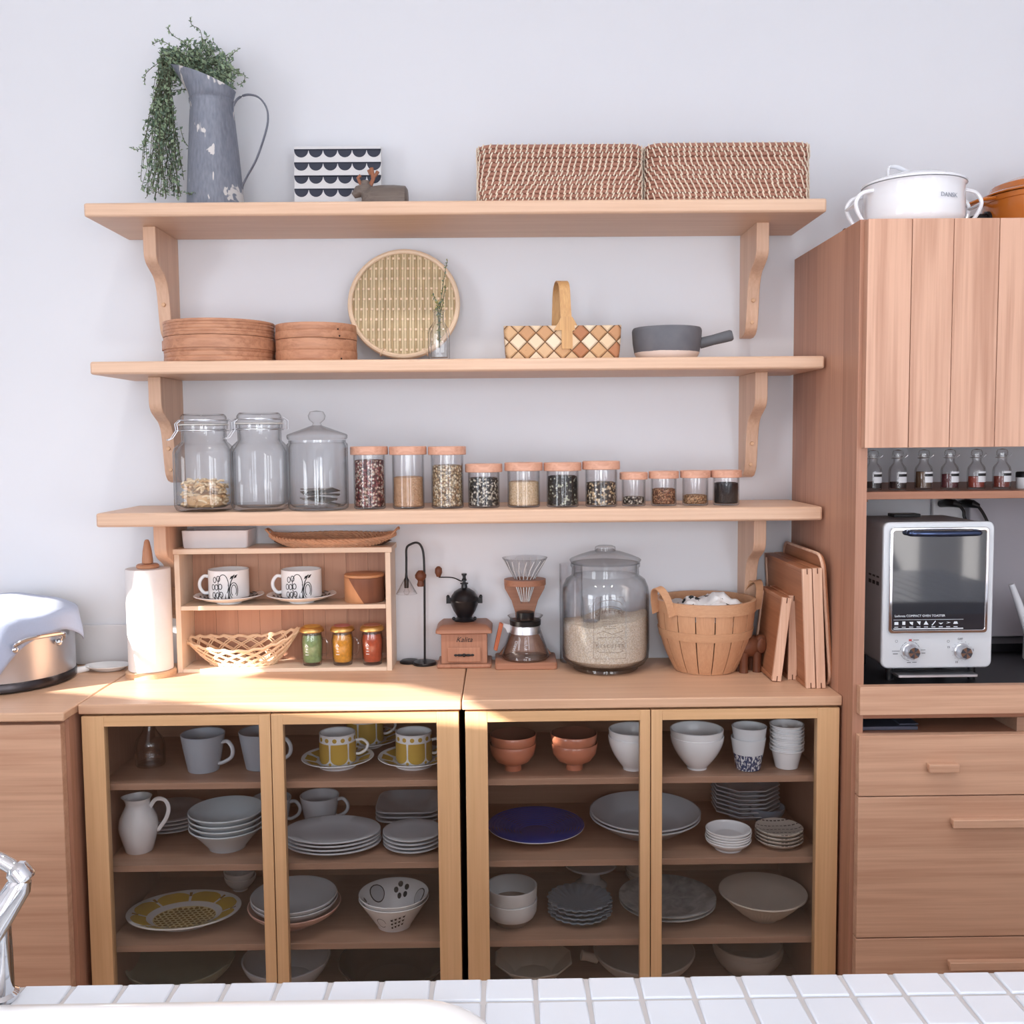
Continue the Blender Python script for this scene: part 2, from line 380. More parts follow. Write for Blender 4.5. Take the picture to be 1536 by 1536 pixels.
DAY = (.90, .945, 1.0)
area('daylight_left_window', (XL+.01, (WL[0]+WL[1])/2, (WL[2]+WL[3])/2), (0, -PI/2, 0), WL[3]-WL[2], WL[1]-WL[0], 42, DAY)
for (a, b, c, d), pw in zip(WF, (21, 21, 24)):
    area('daylight_front_window', ((a+b)/2, YF+.01, (c+d)/2), (PI/2, 0, 0), b-a, d-c, pw, DAY)
sl = bpy.data.lights.new('sun', 'SUN'); sl.energy = 18; sl.angle = math.radians(.35); sl.color = (1, .93, .84)
so = bpy.data.objects.new('sun', sl); COL.objects.link(so); so.rotation_euler = SUN.to_track_quat('-Z', 'Y').to_euler()
so.location = (-4, -3, 4)
wd = bpy.data.worlds.new('World'); SC.world = wd; wd.use_nodes = True
bg = wd.node_tree.nodes['Background']; bg.inputs[0].default_value = (.75, .85, 1, 1); bg.inputs[1].default_value = .5
DLS = (('left', .30), ('middle', .92), ('right', 1.54))
for nm, x in DLS:
    t_ = thing('ceiling_downlight', 'round white recessed ceiling downlight, %s one of the row of three' % nm, 'light', (x, -1.15, ZC), 'ceiling downlights')
    build('trim_ring', MB().lathe([(.045, -.001), (.058, -.001), (.060, -.006), (.058, -.008), (.047, -.008), (.045, -.004)], 40), PLAST, t_)
    l = bpy.data.lights.new('downlight', 'SPOT'); l.energy = 17; l.spot_size = math.radians(104); l.spot_blend = .7; l.shadow_soft_size = .04; l.color = (1, .97, .93)
    o = bpy.data.objects.new('downlight', l); COL.objects.link(o); o.location = (x, -1.15, ZC-.02); o.rotation_euler = (math.radians(8), 0, 0)
SC.view_settings.view_transform = 'Standard'; SC.view_settings.look = 'None'; SC.view_settings.gamma = 1; SC.view_settings.use_curve_mapping = False
SC.view_settings.exposure = .16
SC.cycles.use_denoising = True
SC.cycles.transparent_max_bounces = 24; SC.cycles.max_bounces = 8; SC.cycles.caustics_reflective = False; SC.cycles.caustics_refractive = False
SC.cycles.sample_clamp_indirect = 6
# ------------------------------------------------------------------ wall shelves and brackets
def bracket_mb():
    w = .029; m = MB()
    poly = spl([(0, -.052), (-.002, -.066), (-.012, -.080), (-.034, -.092), (-.058, -.104), (-.073, -.122), (-.081, -.148), (-.090, -.200), (-.098, -.228), (-.114, -.243)], 5)
    pts = [(0, 0), (-.16, 0)] + [(-.16-p.x, p.y) for p in (Vector((q[0], q[1], 0)) for q in poly)] + [(-.025, -.248), (0, -.248)]
    m.prism(pts, -w/2, w/2, 'X'); return m
SHL = [('top', Z1B, Z1T), ('middle', Z2B, Z2T), ('bottom', Z3B, Z3T)]
for nm, a, b in SHL:
    solo('wall_shelf', MB().box(0, 1.615, -DS, -.0005, a, b), W_SHELF, {'top': 'topmost long oak wall shelf carrying the pitcher and rattan baskets', 'middle': 'middle long oak wall shelf carrying the steamers and bamboo tray', 'bottom': 'lowest long oak wall shelf carrying the row of glass jars'}[nm], 'shelf', group='long oak wall shelves', bevel=.005)
for nm, a, b in SHL:
    for x, side in ((.1055, 'left'), (1.5015, 'right')):
        t = thing('shelf_bracket', 'curved oak bracket under the %s end of the %s wall shelf' % (side, nm), 'bracket', (x, 0, a), 'curved oak shelf brackets')
        build('bracket_body', bracket_mb(), W_BRACK, t, bevel=.0015)
        for z, y in ((-.165, -.0785), (-.215, -.0665)):
            p = MB().lathe([(0, .002), (.0042, .002), (.005, 0), (.005, -.012), (0, -.012)], 14, M=Matrix.Rotation(PI/2, 4, 'X')); build('dowel_plug', p, W_BEECH, t, (0, y, z))
# ------------------------------------------------------------------ glass-door cabinets
def glass_cabinet(x0, lab):
    t = thing('glass_door_cabinet', lab, 'cabinet', (x0, 0, 0), 'glass door oak cabinets'); w = .809
    build('worktop', MB().box(0, w, -DC, -.0015, .8088, CT), W_TOP, t, bevel=.0025)
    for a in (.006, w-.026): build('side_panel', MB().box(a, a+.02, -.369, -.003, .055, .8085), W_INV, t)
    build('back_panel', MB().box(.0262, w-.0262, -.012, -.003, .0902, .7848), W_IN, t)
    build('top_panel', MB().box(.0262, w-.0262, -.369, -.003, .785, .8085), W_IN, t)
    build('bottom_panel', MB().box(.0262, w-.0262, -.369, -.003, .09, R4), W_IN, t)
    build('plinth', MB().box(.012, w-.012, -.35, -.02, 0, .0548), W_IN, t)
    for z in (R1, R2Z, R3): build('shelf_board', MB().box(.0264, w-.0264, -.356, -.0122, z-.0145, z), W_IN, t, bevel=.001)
    for k, (a, b, l, r) in enumerate(((.0062, .4040, .047, .0235), (.4062, .8035, .0245, .047))):
        if x0 > .5 : (a, b, l, r) = ((.0062, .3995, .047, .0215), (.4017, .8035, .0235, .047))[k]
        zb, zt = .06, .8045; tr, br = .0225, .05
        m = MB(); m.box(a, a+l, -DC, -.3705, zb, zt); m.box(b-r, b, -DC, -.3705, zb, zt); m.mi = 1
        m.box(a+l, b-r, -DC+.0004, -.3705, zt-tr, zt); m.box(a+l, b-r, -DC+.0004, -.3705, zb, zb+br)
        d = build('door', m, [W_DOORV, W_DOORH], t, bevel=.0008)
        build('glass_pane', MB().box(a+l, b-r, -.383, -.3805, zb+br, zt-tr), PANE, d)
glass_cabinet(0.0, 'left glass door oak cabinet with cups, jug and yellow platter inside')
glass_cabinet(.811, 'right glass door oak cabinet with wooden bowls and blue plate inside')
# ------------------------------------------------------------------ drawer cabinet at the left
yl = ag(100, 1069, CT).y
t = thing('drawer_cabinet', 'deeper oak drawer cabinet under the steel pot left of the glass cabinets', 'cabinet', (-.003, 0, 0))
build('worktop', MB().box(-1.0, 0, yl, -.0015, CT-.0185, CT), W_TOP, t, bevel=.003)
build('carcass', MB().box(-.995, -.004, yl+.032, -.003, .05, CT-.0188), W_TALL, t)
for a, b in ((.06, .185), (.19, .803)):
    d = build('drawer_front', MB().box(-.985, -.012, yl+.008, yl+.0318, a, b), W_DRAW, t, bevel=.0015)
    build('handle', MB().box(-.62, -.40, yl-.012, yl+.0078, b-.05, b-.036), W_BEECH, d, bevel=.003)
build('plinth', MB().box(-.98, -.02, yl+.05, -.02, 0, .0498), W_IN, t)
# ------------------------------------------------------------------ tall cabinet at the right
XE = 2.55
t = thing('tall_cabinet', 'tall oak cabinet with planked door, open niche and drawers at right', 'cabinet', (TX, 0, 0)); w = XE-TX
m = MB()
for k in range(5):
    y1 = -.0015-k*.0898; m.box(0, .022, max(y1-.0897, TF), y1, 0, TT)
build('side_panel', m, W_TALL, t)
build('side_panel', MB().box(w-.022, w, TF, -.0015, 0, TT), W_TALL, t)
build('top_panel', MB().box(.0222, w-.0222, TF, -.0015, TT-.022, TT), W_DRAW, t)
build('floor_panel', MB().box(.0222, w-.0222, TF, -.0015, 1.357, 1.377), W_DRAW, t)
zs = at(1400, 737, -.41).z
build('niche_shelf', MB().box(.0222, w-.0222, -.41, -.0015, zs-.016, zs), W_RED, t, bevel=.001)
build('shelf_support', MB().box(.155, .172, -.05, -.0015, zs-.045, zs-.0162), W_RED, t)
build('niche_floor', MB().box(.0222, w-.0222, TF, -.0015, .842, .864), BLACK, t)
d0 = .0075; fy = -.4725
m = MB(); px = [TX+d0, 1.7168, 1.7997, 1.8906, 1.978, 2.066]
for a, b in zip(px, px[1:]): m.box(a-TX+.0007, b-TX-.0007, fy, TF-.0008, 1.357, TT-.003)
m.mi = 1; m.box(d0+.006, px[-1]-TX-.006, TF-.0075, TF-.0007, 1.362, TT-.008)
build('planked_door', m, [W_PLANK, BLACK], t, bevel=.0007)
m = MB(); m.box(px[-1]-TX+.003, w-.008, fy, TF-.0008, 1.357, TT-.003); build('planked_door', m, W_PLANK, t, bevel=.001)
build('pull_out_front', MB().box(d0, w-.008, fy, TF-.0008, .8105, .8695), W_DRAW, t, bevel=.001)
build('rail', MB().box(.0222, w-.0222, TF, TF+.018, .797, .8095), W_RED, t)
build('slot_divider', MB().box(at(1525, 1090, -.45).x-TX, at(1525, 1090, -.45).x-TX+.02, TF, -.0015, .766, .7965), W_IN, t)
build('slot_floor', MB().box(.0222, w-.0222, TF, -.0015, .745, .7655), W_RED, t)
def drawer(z0, z1, hx0, hx1, hz):
    d = build('drawer', MB().box(d0, w-.008, fy, TF-.0008, z0, z1), W_DRAW, t, bevel=.001)
    h = MB(); a, b = hx0-TX, hx1-TX
    h.prism([(fy-.018, hz+.009), (fy-.001, hz+.009), (fy-.001, hz-.003), (fy-.010, hz-.003), (fy-.011, hz-.009), (fy-.018, hz-.009)], a, b, 'X')
    build('handle', h, W_DRAW, d, bevel=.002)
drawer(.6405, .7675, at(1395, 1154, fy-.02).x, at(1441, 1154, fy-.02).x, at(1418, 1154, fy-.02).z)
drawer(.3385, .6380, at(1431, 1237, fy-.02).x, 2.19, at(1480, 1237, fy-.02).z)
drawer(.06, .3360, at(1426, 1451, fy-.02).x, 2.19, at(1480, 1451, fy-.02).z)
build('plinth', MB().box(.03, w-.03, TF+.04, -.02, 0, .0598), W_IN, t)
# ------------------------------------------------------------------ island, sink, faucet
IE, IZ = ag(768, 1466, .85).y, .85
gx0 = ag(1185, 1465, .85).x; pit = .0504; rows = [IE, ag(768, 1501, .85).y]
while rows[-1] > -2.25: rows.append(rows[-1]-pit)
sx1 = ag(746, 1536, IZ).x; sy1 = ag(300, 1499, IZ+.008).y; sx0 = sx1-.80; sy0 = sy1-.42
t = thing('kitchen_island', 'kitchen island topped with small square white tiles in the foreground', 'counter', (0, 0, 0))
m = MB(); x = gx0-round((gx0+1.0)/pit)*pit
i0 = x
ys = list(zip(rows, rows[1:]))
while x < 2.6:
    for b, a in ys:
        if x > sx0+.02 and x+pit < sx1-.03 and a > sy0+.03 and b < sy1-.02: continue
        m.box(x+.0022, x+pit-.0022, a+.0022, b-.0018, IZ-.012, IZ)
    x += pit
build('tile_top', m, TILE, t, bevel=.0018)
g = MB()
hx0, hx1, hy0, hy1 = sx0+.03, sx1-.03, sy0+.03, sy1-.03
for x0, x1, y0, y1 in ((i0, 2.6, hy1, IE-.0012), (i0, 2.6, rows[-1], hy0), (i0, hx0, hy0, hy1), (hx1, 2.6, hy0, hy1)): g.box(x0, x1, y0, y1, IZ-.04, IZ-.0022)
build('grout_bed', g, GROUT, t)
build('island_body', MB().box(i0+.02, hx0-.02, rows[-1]+.03, IE-.02, 0, IZ-.041).box(hx1+.02, 2.58, rows[-1]+.03, IE-.02, 0, IZ-.041).box(hx0-.02, hx1+.02, hy1+.02, IE-.02, 0, IZ-.041), W_DRAW, t)
rr = lambda w, d, r, z: [(p[0], p[1], z) for p in rrect(w, d, r, 8)]
m = MB(); W_, D_ = .80, .42
loft(m, [rr(W_-.03, D_-.03, .07, -.006), rr(W_, D_, .075, .0005), rr(W_, D_, .075, .004), rr(W_-.01, D_-.01, .075, .0085), rr(W_-.04, D_-.04, .07, .010), rr(W_-.06, D_-.06, .065, .004), rr(W_-.075, D_-.075, .06, -.03), rr(W_-.09, D_-.09, .06, -.15), rr(W_-.16, D_-.16, .05, -.168)], False, True)
loft(m, [rr(W_-.03, D_-.03, .07, -.006), rr(W_-.062, D_-.062, .06, -.02), rr(W_-.07, D_-.07, .06, -.16), rr(W_-.14, D_-.14, .05, -.178)], False, True)
t = thing('kitchen_sink', 'white porcelain sink set into the tiled island', 'sink', ((sx0+sx1)/2, (sy0+sy1)/2, IZ))
build('basin', m, WHITE, t, ang=1.2)
build('drain', MB().lathe([(0, 0), (.04, 0), (.042, .003), (.03, .004), (0, .002)], 32), CHROME, t, (0, 0, -.168))
fy0 = IE-.024; fx = at(-3, 1478, fy0); fo = Vector((fx.x, fy0, IZ)); P = lambda u, v, dy=0: at(u, v, fy0+dy)-fo
t = thing('kitchen_faucet', 'shiny chrome kitchen faucet at the left end of the tiled island', 'faucet', fo)
build('faucet_base', MB().lathe([(0, 0), (.0185, 0), (.0185, .004), (.0145, .007), (.0142, .045), (.0138, .075), (.011, .084), (0, .086)], 40), CHROME, t)
build('spout', MB().tube(spl([(-.004, .0, .08), P(-40, 1330), P(-52, 1300), P(-34, 1283), P(-8, 1287), P(14, 1298), P(24, 1306)], 8), .0068, 20), CHROME, t)
build('collar', MB().tube([P(20, 1300), P(24, 1304), P(36, 1318), P(38, 1321)], [.0075, .0112, .0116, .0095], 28), CHROME, t)
build('spray_head', MB().tube([P(34, 1318, -.002), P(28, 1330, -.003), P(4, 1368, -.008), P(-24, 1412, -.014), P(-27, 1417, -.0145)], [.0085, .0118, .0128, .0135, .009], 28), CHROME, t)
# ================================================================== TOP SHELF
# zinc pitcher with trailing greenery
pc = at(324, 302, -.135); PX_, PY_ = pc.x, -.135; k = S(PY_)
zb = Z1T; ztop = at(320, 150, PY_).z; Hh = ztop-zb; r0, r1 = 42.5*k, 30.5*k
t = thing('metal_pitcher', 'tall worn zinc pitcher with chipped white paint on the top shelf', 'pitcher', (PX_, PY_, zb))
zn = NT('worn_zinc'); co = zn.coord(); v = zn.noise(zn.mp(co, (1, 1, .45)), 26, 3, .6, .4); v2 = zn.noise(zn.mp(co, (3, 3, .8)), 60, 3)
base = zn.mix(v2, RGB(104, 110, 124), RGB(154, 158, 170))
zn.bsdf(zn.mix(zn.ramp(v, [(.63, (0, 0, 0, 1)), (.645, (1, 1, 1, 1))]), base, RGB(214, 210, 208)), .55, .35, .4); ZINC = zn.m
def lathe_open(mb, prof, n, thick): # doubled wall
    pr = prof+[(r-thick, z) for r, z in reversed(prof)]
    return mb.lathe(pr, n)
lean = -2*k
m = MB(); n = 40; rings = []
L = lambda z: lean*(z/Hh)
for z, r in ((0, r0+.001), (.006, r0+.001), (.008, r0-.001), (Hh*.5, (r0+r1)/2), (Hh-.012, r1), (Hh-.008, r1+.0025), (Hh-.002, r1+.0025), (Hh, r1)):
    rings.append([(r*math.cos(2*PI*i/n)+L(z), r*math.sin(2*PI*i/n), z) for i in range(n)])
zl = at(262, 97, PY_).z-zb; zr = at(357, 137, PY_).z-zb; xl = -62*k; xr = 33*k
for q in (.33, .66, 1):
    rg = []
    for i in range(n):
        a = 2*PI*i/n; c = (1-math.cos(a))/2          # 1 at the spout side
        ex = (xl+xr)/2+(xr-xl)/2*math.cos(a); rx = r1*math.cos(a)+lean
        ry = r1*math.sin(a)*(1+.12*q*(1-.8*c**2)); e = q**(1+.5*c)
        rg.append((rx+(ex-rx)*e, ry*(1-.45*q*c**3), Hh+(zr+(zl-zr)*c-Hh)*q))
    rings.append(rg)
inner = [[(p[0]*.965+.002, p[1]*.95, p[2]-.0005) for p in rings[-1]], [((r1-.004)*math.cos(2*PI*i/n)+lean, (r1-.004)*math.sin(2*PI*i/n), Hh) for i in range(n)], [((r0-.008)*math.cos(2*PI*i/n), (r0-.008)*math.sin(2*PI*i/n), .01) for i in range(n)]]
loft(m, rings+inner); build('pitcher_body', m, ZINC, t, ang=1.0)
hp = [at(u, v, PY_)-Vector((PX_, PY_, zb)) for u, v in ((350, 168), (351, 157), (358, 147), (372, 142), (388, 146), (399, 160), (402, 178), (398, 200), (385, 238), (372, 262), (365, 276), (363.5, 283))]
build('handle', MB().tube(spl(hp, 4), .0058, 10, fl=.35, upv=(.9, 0, .43)), ZINC, t)
# greenery
t = thing('trailing_plant', 'wiry trailing green plant spilling out of the zinc pitcher', 'plant', (PX_, PY_, zb))
sm = MB(); lf = MB(); rnd = random.Random(3)
def leafy(pts, dens, size):
    sm.tube(pts, .0007, 4)
    for i in range(len(pts)-1):
        for q in range(dens):
            p = pts[i].lerp(pts[i+1], rnd.random()); d = Vector((rnd.gauss(0, 1), rnd.gauss(0, 1), rnd.gauss(.1, 1))).normalized(); s = size*rnd.uniform(.6, 1.3)
            w = d.orthogonal().normalized()*s*.27; nn = d.cross(w).normalized()*s*.08
            lf.mi = 0 if rnd.random() < .6 else 1
            lf.add([p, p+d*s*.5+w+nn, p+d*s, p+d*s*.5-w+nn], [(0, 1, 2), (0, 2, 3)])
o = Vector((PX_, PY_, zb)); P = lambda u, v, dy=0: at(u, v, PY_+dy)-o
for i in range(95):                                   # mound above the mouth
    u0 = rnd.uniform(275, 350); v0 = 112+(u0-275)*.33
    u1 = rnd.uniform(238, 362); s = (u1-300)/64; v1 = 52+62*abs(s)**2*.8+rnd.uniform(0, 62)
    if u1 > 345: v1 = max(v1, 85)
    dy = rnd.uniform(-.015, .06)
    pts = spl([P(u0, v0, dy*.3), P((u0+u1)/2+rnd.uniform(-8, 8), (v0+v1)/2-rnd.uniform(0, 16), dy), P(u1, v1, dy*1.3)], 4)
    leafy(pts, 3, .0115)
for i in range(62):                                   # curtain hanging on the left
    u0 = rnd.uniform(262, 292); u1 = rnd.uniform(236, 268); u2 = rnd.uniform(212, 276); v2 = rnd.choice([295, 290, 285, 270, 250, 220, 190]); dy = rnd.uniform(-.02, .07)
    if v2 > 240: u2 = rnd.uniform(207, 277)
    mid = 150+rnd.uniform(-15, 20)
    pts = spl([P(u0, 108, dy*.3), P(rnd.uniform(240, 270), rnd.uniform(72, 100), dy*.8), P(u1-8, mid, dy), P((u1+u2)/2+rnd.uniform(-12, 10), (mid+v2)/2, dy*1.1), P(u2, v2, dy)], 6)
    leafy(pts, 2, .0105)
for pth in ([(305, 70), (300, 45), (288, 38), (285, 26)], [(275, 62), (262, 55), (255, 48), (252, 40)], [(255, 68), (245, 62), (238, 62), (228, 67)], [(345, 85), (352, 78), (360, 72)], [(355, 110), (366, 112), (366, 122), (357, 128)], [(245, 90), (230, 100), (218, 112), (217, 126)], [(215, 220), (205, 225), (196, 221)], [(270, 190), (276, 210), (285, 223)], [(280, 290), (295, 294), (312, 299)], [(275, 288), (292, 292), (303, 297)]):
    leafy(spl([P(u, v, -.05 if v > 280 else 0) for u, v in pth], 4), 2, .008)
build('stem', sm, STEMM, t); build('foliage', lf, [LEAF, LEAFD], t)
# scallop fabric panel
y0 = -.075; a = at(441, 300, y0); b = at(570.5, 216, y0); W_ = b.x-a.x; H_ = b.z-Z1T; th = .012
t = thing('fabric_panel', 'white canvas panel printed with rows of dark scallops', 'wall art', ((a.x+b.x)/2, y0, Z1T), rz=0)
M_ = Matrix.Rotation(-.08, 4, 'X')
build('canvas', MB().box(-W_/2, W_/2, 0, th, 0, H_, M_), CANVAS, t, bevel=.001)
m = MB(); rp = 19.4*S(y0); nx = 6; cw = W_/nx
for r in range(7):
    zt = H_-.0065-r*rp
    for i in range(nx):
        cx = -W_/2+cw*(i+.5); P2 = [(cx+cw*.485*math.cos(q), zt-.0012-.0185*(abs(math.sin(q))**.9)) for q in [-PI*j/14 for j in range(15)]]
        P2 = [(p[0], max(p[1], .0005)) for p in P2]
        if zt > .006: m.prism(P2, -.0006, .0003, 'Y', M_)
    if zt > .004: m.box(-W_/2+.0004, W_/2-.0004, -.0006, .0003, zt-.0035, zt, M_)
build('scallop_print', m, NAVY, t)
# wooden reindeer
y0 = -.115; c = at(572, 300, y0); k = S(y0); zs0 = Z1T; Pz = lambda u, v: at(u, v, y0)-Vector((c.x, y0, zs0))
GREYW2 = wood('grey_stained_wood', RGB(128, 116, 108), RGB(78, 68, 64), 'X', sc=3)
t = thing('reindeer_figurine', 'small dark wooden reindeer with pale brown antlers beside scallop panel', 'figurine', (c.x, y0, zs0))
m = MB(); zc = Pz(590, 283).z*.62; hh = Pz(590, 278).z
m.tube([(39*k, 0, hh*.5), (36*k, 0, hh*.5), (20*k, 0, hh*.5), (0, 0, hh*.5), (-14*k, 0, hh*.52), (-24*k, 0, hh*.62)], [hh*.36, hh*.47, hh*.5, hh*.5, hh*.46, hh*.32], 18)
m.tube([(-16*k, 0, hh*.6), (-24*k, 0, hh*.86), (-33*k, 0, hh*.8), (-41*k, 0, hh*.66)], [hh*.3, hh*.27, hh*.2, hh*.1], 14)
m.tube([(-23*k, 0, hh*.9), (-23*k, 0, hh*1.15)], [hh*.18, hh*.14], 10)
for x in (-8, 30): m.box((x-4)*k, (x+4)*k, -.014, .014, 0, hh*.3)
build('body', m, GREYW2, t)
m = MB()
for pth, r in (([(544, 281), (540, 274), (537, 267), (541, 263)], .004), ([(548, 282), (556, 278), (560, 268), (557, 252)], .0048), ([(558, 268), (564, 262), (567, 257)], .0042), ([(544, 279), (552, 280), (557, 275)], .005), ([(556, 262), (553, 255)], .004), ([(545, 272), (548, 277)], .0035)):
    m.tube([Pz(u, v) for u, v in pth], r, 8)
build('antlers', m, W_ANT, t)
# rattan lidded baskets
def rattan(u0, u1, vt, lab, flip):
    yf = -.225; a = at(u0, 300, yf); b = at(u1, vt+4, yf); w = b.x-a.x; h = b.z-Z1T; d = .185
    t = thing('rattan_basket', lab, 'basket', ((a.x+b.x)/2, yf+d/2, Z1T), 'brown rattan storage baskets')
    def band(z0, z1, n, ex):
        m = MB(); rn = random.Random(int(u0))
        hr = (z1-z0)/n
        for i in range(n):
            z = z0+hr*(i+.5); ins = 0.004*(1-math.sin(PI*min(1, (z/h)*.5+.5)))
            pts = [(p[0], p[1], z) for p in rrect(w-hr-ins+ex, d-hr-ins+ex, .03, 5)]
            m.mi = 0; m.tube(pts, hr*.56, 6, True)
            per = []; L = 0
            for q in range(len(pts)): per.append(L); L += (Vector(pts[(q+1) % len(pts)])-Vector(pts[q])).length
            step = .0135; s = (i % 3)*step/3+rn.uniform(0, .002); m.mi = 1
            while s < L:
                q = max(j for j in range(len(pts)) if per[j] <= s); A = Vector(pts[q]); B = Vector(pts[(q+1) % len(pts)]); tt = (B-A).normalized(); p = A+tt*(s-per[q]); nn = Vector((tt.y, -tt.x, 0))
                p += nn*hr*.55; dd = (tt*(.45 if flip else -.45)*(1 if p.y < 0 else 1)+Vector((0, 0, 1))).normalized()
                if p.y < d*.3: m.tube([p-dd*hr*.66, p+nn*.001, p+dd*hr*.66], .0016, 4)
                s += step*rn.uniform(.88, 1.1)
        return m
    zl = h*.78
    build('basket_body', band(.002, zl-.001, 10, 0), [RAT, RATP], t)
    l = band(zl, h, 3, .003); l.mi = 0; l.prism([(p[0], p[1]) for p in rrect(w-.012, d-.012, .028, 5)], h-.008, h-.001, 'Z')
    build('basket_lid', l, [RAT, RATP], t)
    build('inner_wall', MB().prism(rrect(w-.014, d-.014, .024, 5), .003, zl-.002, 'Z'), plain('rattan_inside', RGB(96, 62, 50), .9), t)
rattan(716, 966.5, 211, 'left brown rattan storage basket at the middle of the top shelf', True)
rattan(970, 1220, 208.5, 'right brown rattan storage basket near the top shelf right end', False)
# ================================================================== TOP OF THE TALL CABINET
y0 = -.33; k = S(y0); c = at(1370, 332, y0); zf = at(1370, 332, y0-.13).z
rb = 71*k; hp_ = at(1370, 272, y0-rb).z-TT+.012
t = thing('white_enamel_pot', 'white enamel lidded casserole pot on top of the tall cabinet', 'pot', (c.x-.001, y0, TT))
pr = [(0, 0), (rb*.86, 0), (rb*.95, .006), (rb, .022), (rb, hp_*.6), (rb-.001, hp_-.004), (rb+.002, hp_), (rb-.003, hp_+.001), (rb-.004, hp_-.004), (rb-.005, .02), (rb*.85, .005), (0, .004)]
build('pot_body', MB().lathe(pr, 64), ENAMW, t)
zl = hp_+.0015
build('pot_lid', MB().lathe([(0, zl), (rb-.006, zl), (rb+.004, zl), (rb+.004, zl+.004), (rb-.004, zl+.008), (rb*.7, zl+.018), (rb*.3, zl+.024), (0, zl+.025)], 64), ENAMW, t)
m = MB()
for a in (.35, .35+PI):
    ca, sa = math.cos(a), math.sin(a); m.tube(spl([(ca*.068, sa*.068, zl+.018), (ca*.066, sa*.066, zl+.034), (ca*.045, sa*.045, zl+.037), (ca*.012, sa*.012, zl+.028), (0, 0, zl+.027)], 6), .0055, 8, fl=.5)
build('lid_handle', m, ENAMW, t)
for s in (-1, 1):
    m = MB()
    for yy in (-.028, .028):
        m.tube(spl([(s*(rb-.006), yy*1.1, hp_-.012), (s*(rb+.018), yy, hp_-.018), (s*(rb+.030), yy, hp_-.04), (s*(rb+.016), yy*.9, .02), (s*(rb-.006), yy*.9, .006)], 6), .0042, 8)
    m.tube([(s*(rb+.030), -.028, hp_-.04), (s*(rb+.030), .028, hp_-.04)], .0042, 8)
    build('handle', m, ENAMW, t)
tx_ = text('lettering', 'DANSK', .0125, (.0, 0, 0), plain('pale_grey_print', RGB(150, 156, 168), .5), t, align='CENTER')
ang = math.asin(.5); pz = hp_*.55
tx_.location = (rb*math.sin(.32)+.001, -rb*math.cos(.32)-.0012, pz+.003); tx_.rotation_euler = (PI/2, 0, .32)
m = MB().tube([(-.19, 0, .02), (-.12, 0, .0185), (.02, 0, .019)], [.0165, .015, .0125], 20)
p = at(1284, 322, -.24)
solo('rolling_pin', m.xf(Matrix.Translation((.19, 0, 0))), W_DARK, 'dark wooden rod end lying behind the white enamel pot', 'wooden utensil', (p.x-.012, -.20, TT-.0025), rz=.15)
y0 = -.20; rb = .125; xl = at(1482, 310, y0).x; c = Vector((xl+rb, y0, TT)); hq = at(1500, 290, y0-.06).z-TT
t = thing('orange_enamel_pot', 'orange enamel casserole with black handles at the right edge', 'pot', c)
hq = .098
build('pot_body', MB().lathe([(0, 0), (rb*.9, 0), (rb*.98, .008), (rb, .03), (rb, hq-.012), (rb+.002, hq-.011), (rb+.002, hq), (rb-.003, hq), (rb-.004, .02), (0, .006)], 64), ENAMO, t)
build('pot_lid', MB().lathe([(0, hq+.0015), (rb+.006, hq+.0015), (rb+.007, hq+.004), (rb+.003, hq+.007), (rb*.93, hq+.012), (rb*.88, hq+.025), (rb*.6, hq+.04), (rb*.2, hq+.046), (0, hq+.047)], 64), ENAMO, t)
build('lid_knob', MB().lathe([(0, 0), (.012, 0), (.01, .01), (.022, .02), (.022, .027), (.015, .032), (0, .033)], 24), BLACK, t, (0, 0, hq+.047))
wl = MB(); 
wl.tube(spl([(-rb-.001, -.03, hq-.006), (-rb-.03, -.03, hq-.010), (-rb-.042, 0, hq-.013), (-rb-.03, .03, hq-.010), (-rb-.001, .03, hq-.006)], 5), .007, 8, fl=.6)
build('lid_rim_grip', wl, ENAMO, t)
for s in (-1, 1):
    m = MB().tube([(s*(rb-.004), 0, .05), (s*(rb+.006), 0, .05)], .019, 14); m.tube([(s*(rb+.006), 0, .05), (s*(rb+.022), 0, .05), (s*(rb+.036), 0, .047), (s*(rb+.042), 0, .043)], [.015, .0135, .012, .006], 14)
    m.box(s*(rb+.014)-.006, s*(rb+.014)+.006, -.012, .012, .012, .05); build('handle', m, BLACK, t)
lab = MB(); n = 14; vs = []; fs = []
for i in range(n+1):
    a = -PI/2-.33+.75*i/n
    for z in (.010, hq-.014): vs.append(((rb+.0008)*math.cos(a), (rb+.0008)*math.sin(a), z))
for i in range(n): fs.append((2*i, 2*i+2, 2*i+3, 2*i+1))
lab.add(vs, fs); L_ = build('paper_label', lab, PLAST, t)
for i, z in enumerate((.022, .032, .042, .052, .062, .072)):
    text('label_lettering', 'III' if i % 2 else 'IIII', .008, (math.cos(-PI/2-.2)*(rb+.0016), math.sin(-PI/2-.2)*(rb+.0016), z), INK, L_, (PI/2, 0, -.2))
